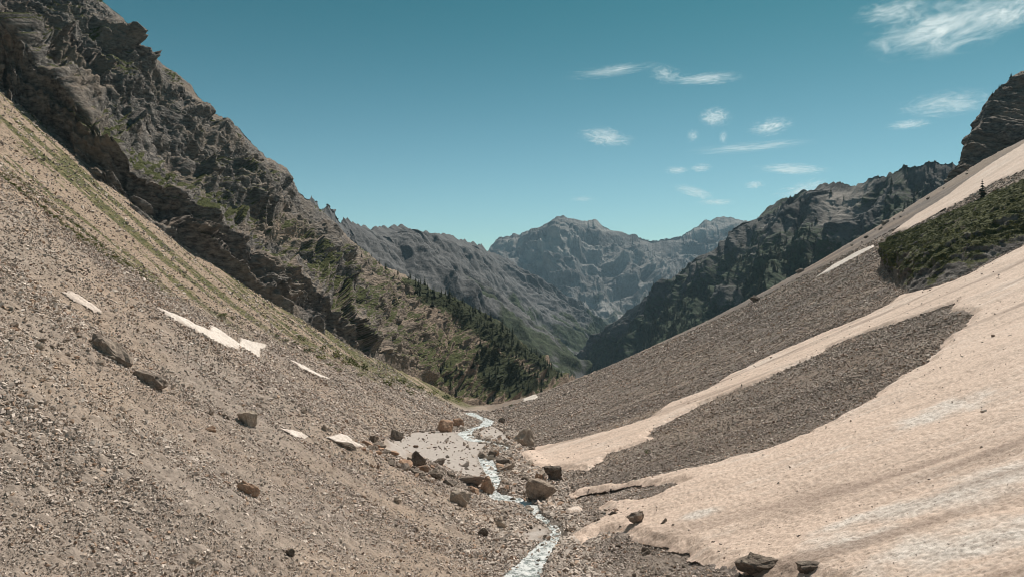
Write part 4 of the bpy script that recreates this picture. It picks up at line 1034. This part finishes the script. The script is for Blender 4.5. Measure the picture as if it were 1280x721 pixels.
# ------------------------------------------------------------------ air and clouds
def volume_mat(name, build):
    m = bpy.data.materials.new(name); m.use_nodes = True; m.node_tree.nodes.clear(); n = N(m.node_tree)
    v = n('ShaderNodeVolumePrincipled'); n.l.new(v.outputs[0], n('ShaderNodeOutputMaterial').inputs['Volume']); build(n, v); return m
def m_haze(n, v):
    v.inputs['Color'].default_value = (.52, .78, .98, 1); v.inputs['Density'].default_value = 4.5e-5; v.inputs['Anisotropy'].default_value = .1
bm = bmesh.new(); bmesh.ops.create_cube(bm, size=1)
for v_ in bm.verts: v_.co = Vector((v_.co.x * 15200, (v_.co.y + .5) * 7900 - 300, -1400 if v_.co.z < 0 else 640))
me = bpy.data.meshes.new('haze'); bm.to_mesh(me); bm.free()
hz = link('haze', me, volume_mat('haze_air', m_haze)); tag(hz, kind='stuff')

def m_cloud(n, v):
    tc = n('ShaderNodeTexCoord').outputs['Object']; r = n('ShaderNodeObjectInfo').outputs['Random']
    l = n('ShaderNodeVectorMath', {0: tc}, operation='LENGTH').outputs['Value']
    off = n('ShaderNodeCombineXYZ', {0: n.math('MULTIPLY', r, 53.0), 1: n.math('MULTIPLY', r, 17.0)}).outputs[0]
    q_ = n('ShaderNodeVectorMath', {0: n.scale(tc, (2.0, 1.6, 2.3)), 1: off}, operation='ADD').outputs[0]
    a = n.noise(q_, 1.0, 8, .70, 2.2)
    f = n.math('SUBTRACT', 1.0, l)
    d = n.math('MULTIPLY', n.ramp(n.math('ADD', a, n.math('MULTIPLY', f, .22)), .58, .82), n.ramp(f, 0, .4))
    n.l.new(n.math('MULTIPLY', d, n.attr('thick', 'Fac', 'OBJECT')), v.inputs['Density'])
    v.inputs['Color'].default_value = (.93, .97, 1, 1); v.inputs['Anisotropy'].default_value = .5
M_CLOUD = volume_mat('cloud_vapour', m_cloud); M_CLOUD.cycles.volume_step_rate = 1.0
CLOUDS = [(1185, 32, 190, 58, -8, 1.0, 'big bright feathery cloud in the upper corner of the sky'), (1118, 14, 100, 26, -4, .6, 'wispy cloud just left of the big bright cloud'), (1262, 18, 90, 40, -12, .7, 'veil of cloud trailing off the big bright cloud'),
          (765, 89, 125, 12, -7, .8, 'thin streak of cloud highest over the far peak'), (832, 93, 46, 20, 10, .5, 'faint knot of cloud joining two thin streaks'), (880, 99, 105, 13, -3, .8, 'thin streak of cloud with a bright tip'),
          (757, 172, 74, 20, 8, 1.0, 'compact white cloud alone above the far peak'), (893, 147, 46, 22, 0, .8, 'small puffy cloud with a ragged top'), (963, 159, 58, 20, -8, .9, 'hook-shaped white cloud with curled end'),
          (940, 184, 175, 12, -5, .6, 'long thin flat cloud below the hook-shaped cloud'), (846, 213, 34, 10, 0, .8, 'small white fleck, the first of two close together'), (876, 210, 30, 10, 0, .8, 'small white fleck, the second of two close together'),
          (990, 212, 105, 13, 2, .9, 'flat white cloud above the wooded mountain'), (868, 240, 62, 11, 16, .8, 'slanting thin cloud over the saddle'), (896, 253, 52, 8, 0, .8, 'low thin cloud nearest to the saddle'), (1003, 237, 76, 20, -14, .9, 'cloud touching the crest of the wooded mountain'),
          (943, 231, 30, 9, 0, .7, 'tiny fleck of cloud near the wooded mountain'), (1185, 130, 130, 28, -3, .6, 'soft pale cloud beside the dark crag'), (1136, 156, 62, 11, -3, .8, 'narrow flat cloud under the soft pale one'), (728, 249, 36, 8, 0, .4, 'very faint cloud just above the far peak'),
          (904, 172, 12, 18, 0, .5, 'tiny upright wisp under the ragged puffy cloud'), (866, 170, 18, 16, 30, .5, 'tiny slanted wisp under the ragged puffy cloud')]
for cx, cy, w_, h_, rl, th, lab in CLOUDS:
    d = 11500.0; q_ = unproj(cx, cy, d); k = d / F
    bm = bmesh.new(); bmesh.ops.create_icosphere(bm, subdivisions=3, radius=1); me = bpy.data.meshes.new('cloud'); bm.to_mesh(me); bm.free()
    o = link('cloud', me, M_CLOUD); o.location = q_; sx, sz = w_ * k * .60, h_ * k * .70
    o.scale = (sx, min(sx, sz * 3), sz); o.rotation_euler.y = math.radians(rl)
    o['thick'] = th * 2.3 / (min(sx, sz * 3) * 1.2)
    tag(o, lab, 'cloud')

# ------------------------------------------------------------------ camera, light, sky (early renders)
cam = bpy.data.cameras.new('camera'); co = bpy.data.objects.new('camera', cam); COL.objects.link(co)
cam.sensor_width = 36; cam.lens = F / 1280 * 36; cam.clip_end = 80000; cam.clip_start = .05
co.rotation_euler = (math.radians(90), 0, 0)
sc.camera = co
SUN_AZ, SUN_EL = math.radians(33), math.radians(51)      # to the right of the view, ahead of the camera
sun = bpy.data.lights.new('sun', 'SUN'); so_ = bpy.data.objects.new('sun', sun); COL.objects.link(so_)
sun.energy = 5.0; sun.angle = math.radians(.53); sun.color = (1, .905, .80)
d_ = Vector((math.sin(SUN_AZ) * math.cos(SUN_EL), math.cos(SUN_AZ) * math.cos(SUN_EL), math.sin(SUN_EL)))
so_.rotation_euler = d_.to_track_quat('Z', 'Y').to_euler(); so_.location = d_ * 300
w = bpy.data.worlds.new('World'); sc.world = w; w.use_nodes = True
n = N(w.node_tree); w.node_tree.nodes.clear()
sky = n('ShaderNodeTexSky', sky_type='NISHITA', sun_disc=False, sun_elevation=SUN_EL, sun_rotation=SUN_AZ, altitude=2000, air_density=1.0, dust_density=1.6, ozone_density=1.0)
el = n('ShaderNodeSeparateXYZ', {0: n('ShaderNodeTexCoord').outputs['Generated']}).outputs[2]
tint = n.mix(n.ramp(el, -.02, .42), (.86, 1.12, .98), (.16, .63, .495))
teal = n.mix(1.0, sky.outputs[0], tint, 'MULTIPLY')
bg = n('ShaderNodeBackground', {0: teal, 1: .078})
n.l.new(bg.outputs[0], n('ShaderNodeOutputWorld').inputs[0])
sc.view_settings.view_transform = 'Standard'; sc.view_settings.look = 'None'
sc.cycles.volume_bounces = 2; sc.cycles.use_denoising = True; sc.cycles.filter_width = 1.0
sc.view_settings.exposure = .15; sc.view_settings.gamma = 1; sc.view_settings.use_curve_mapping = False
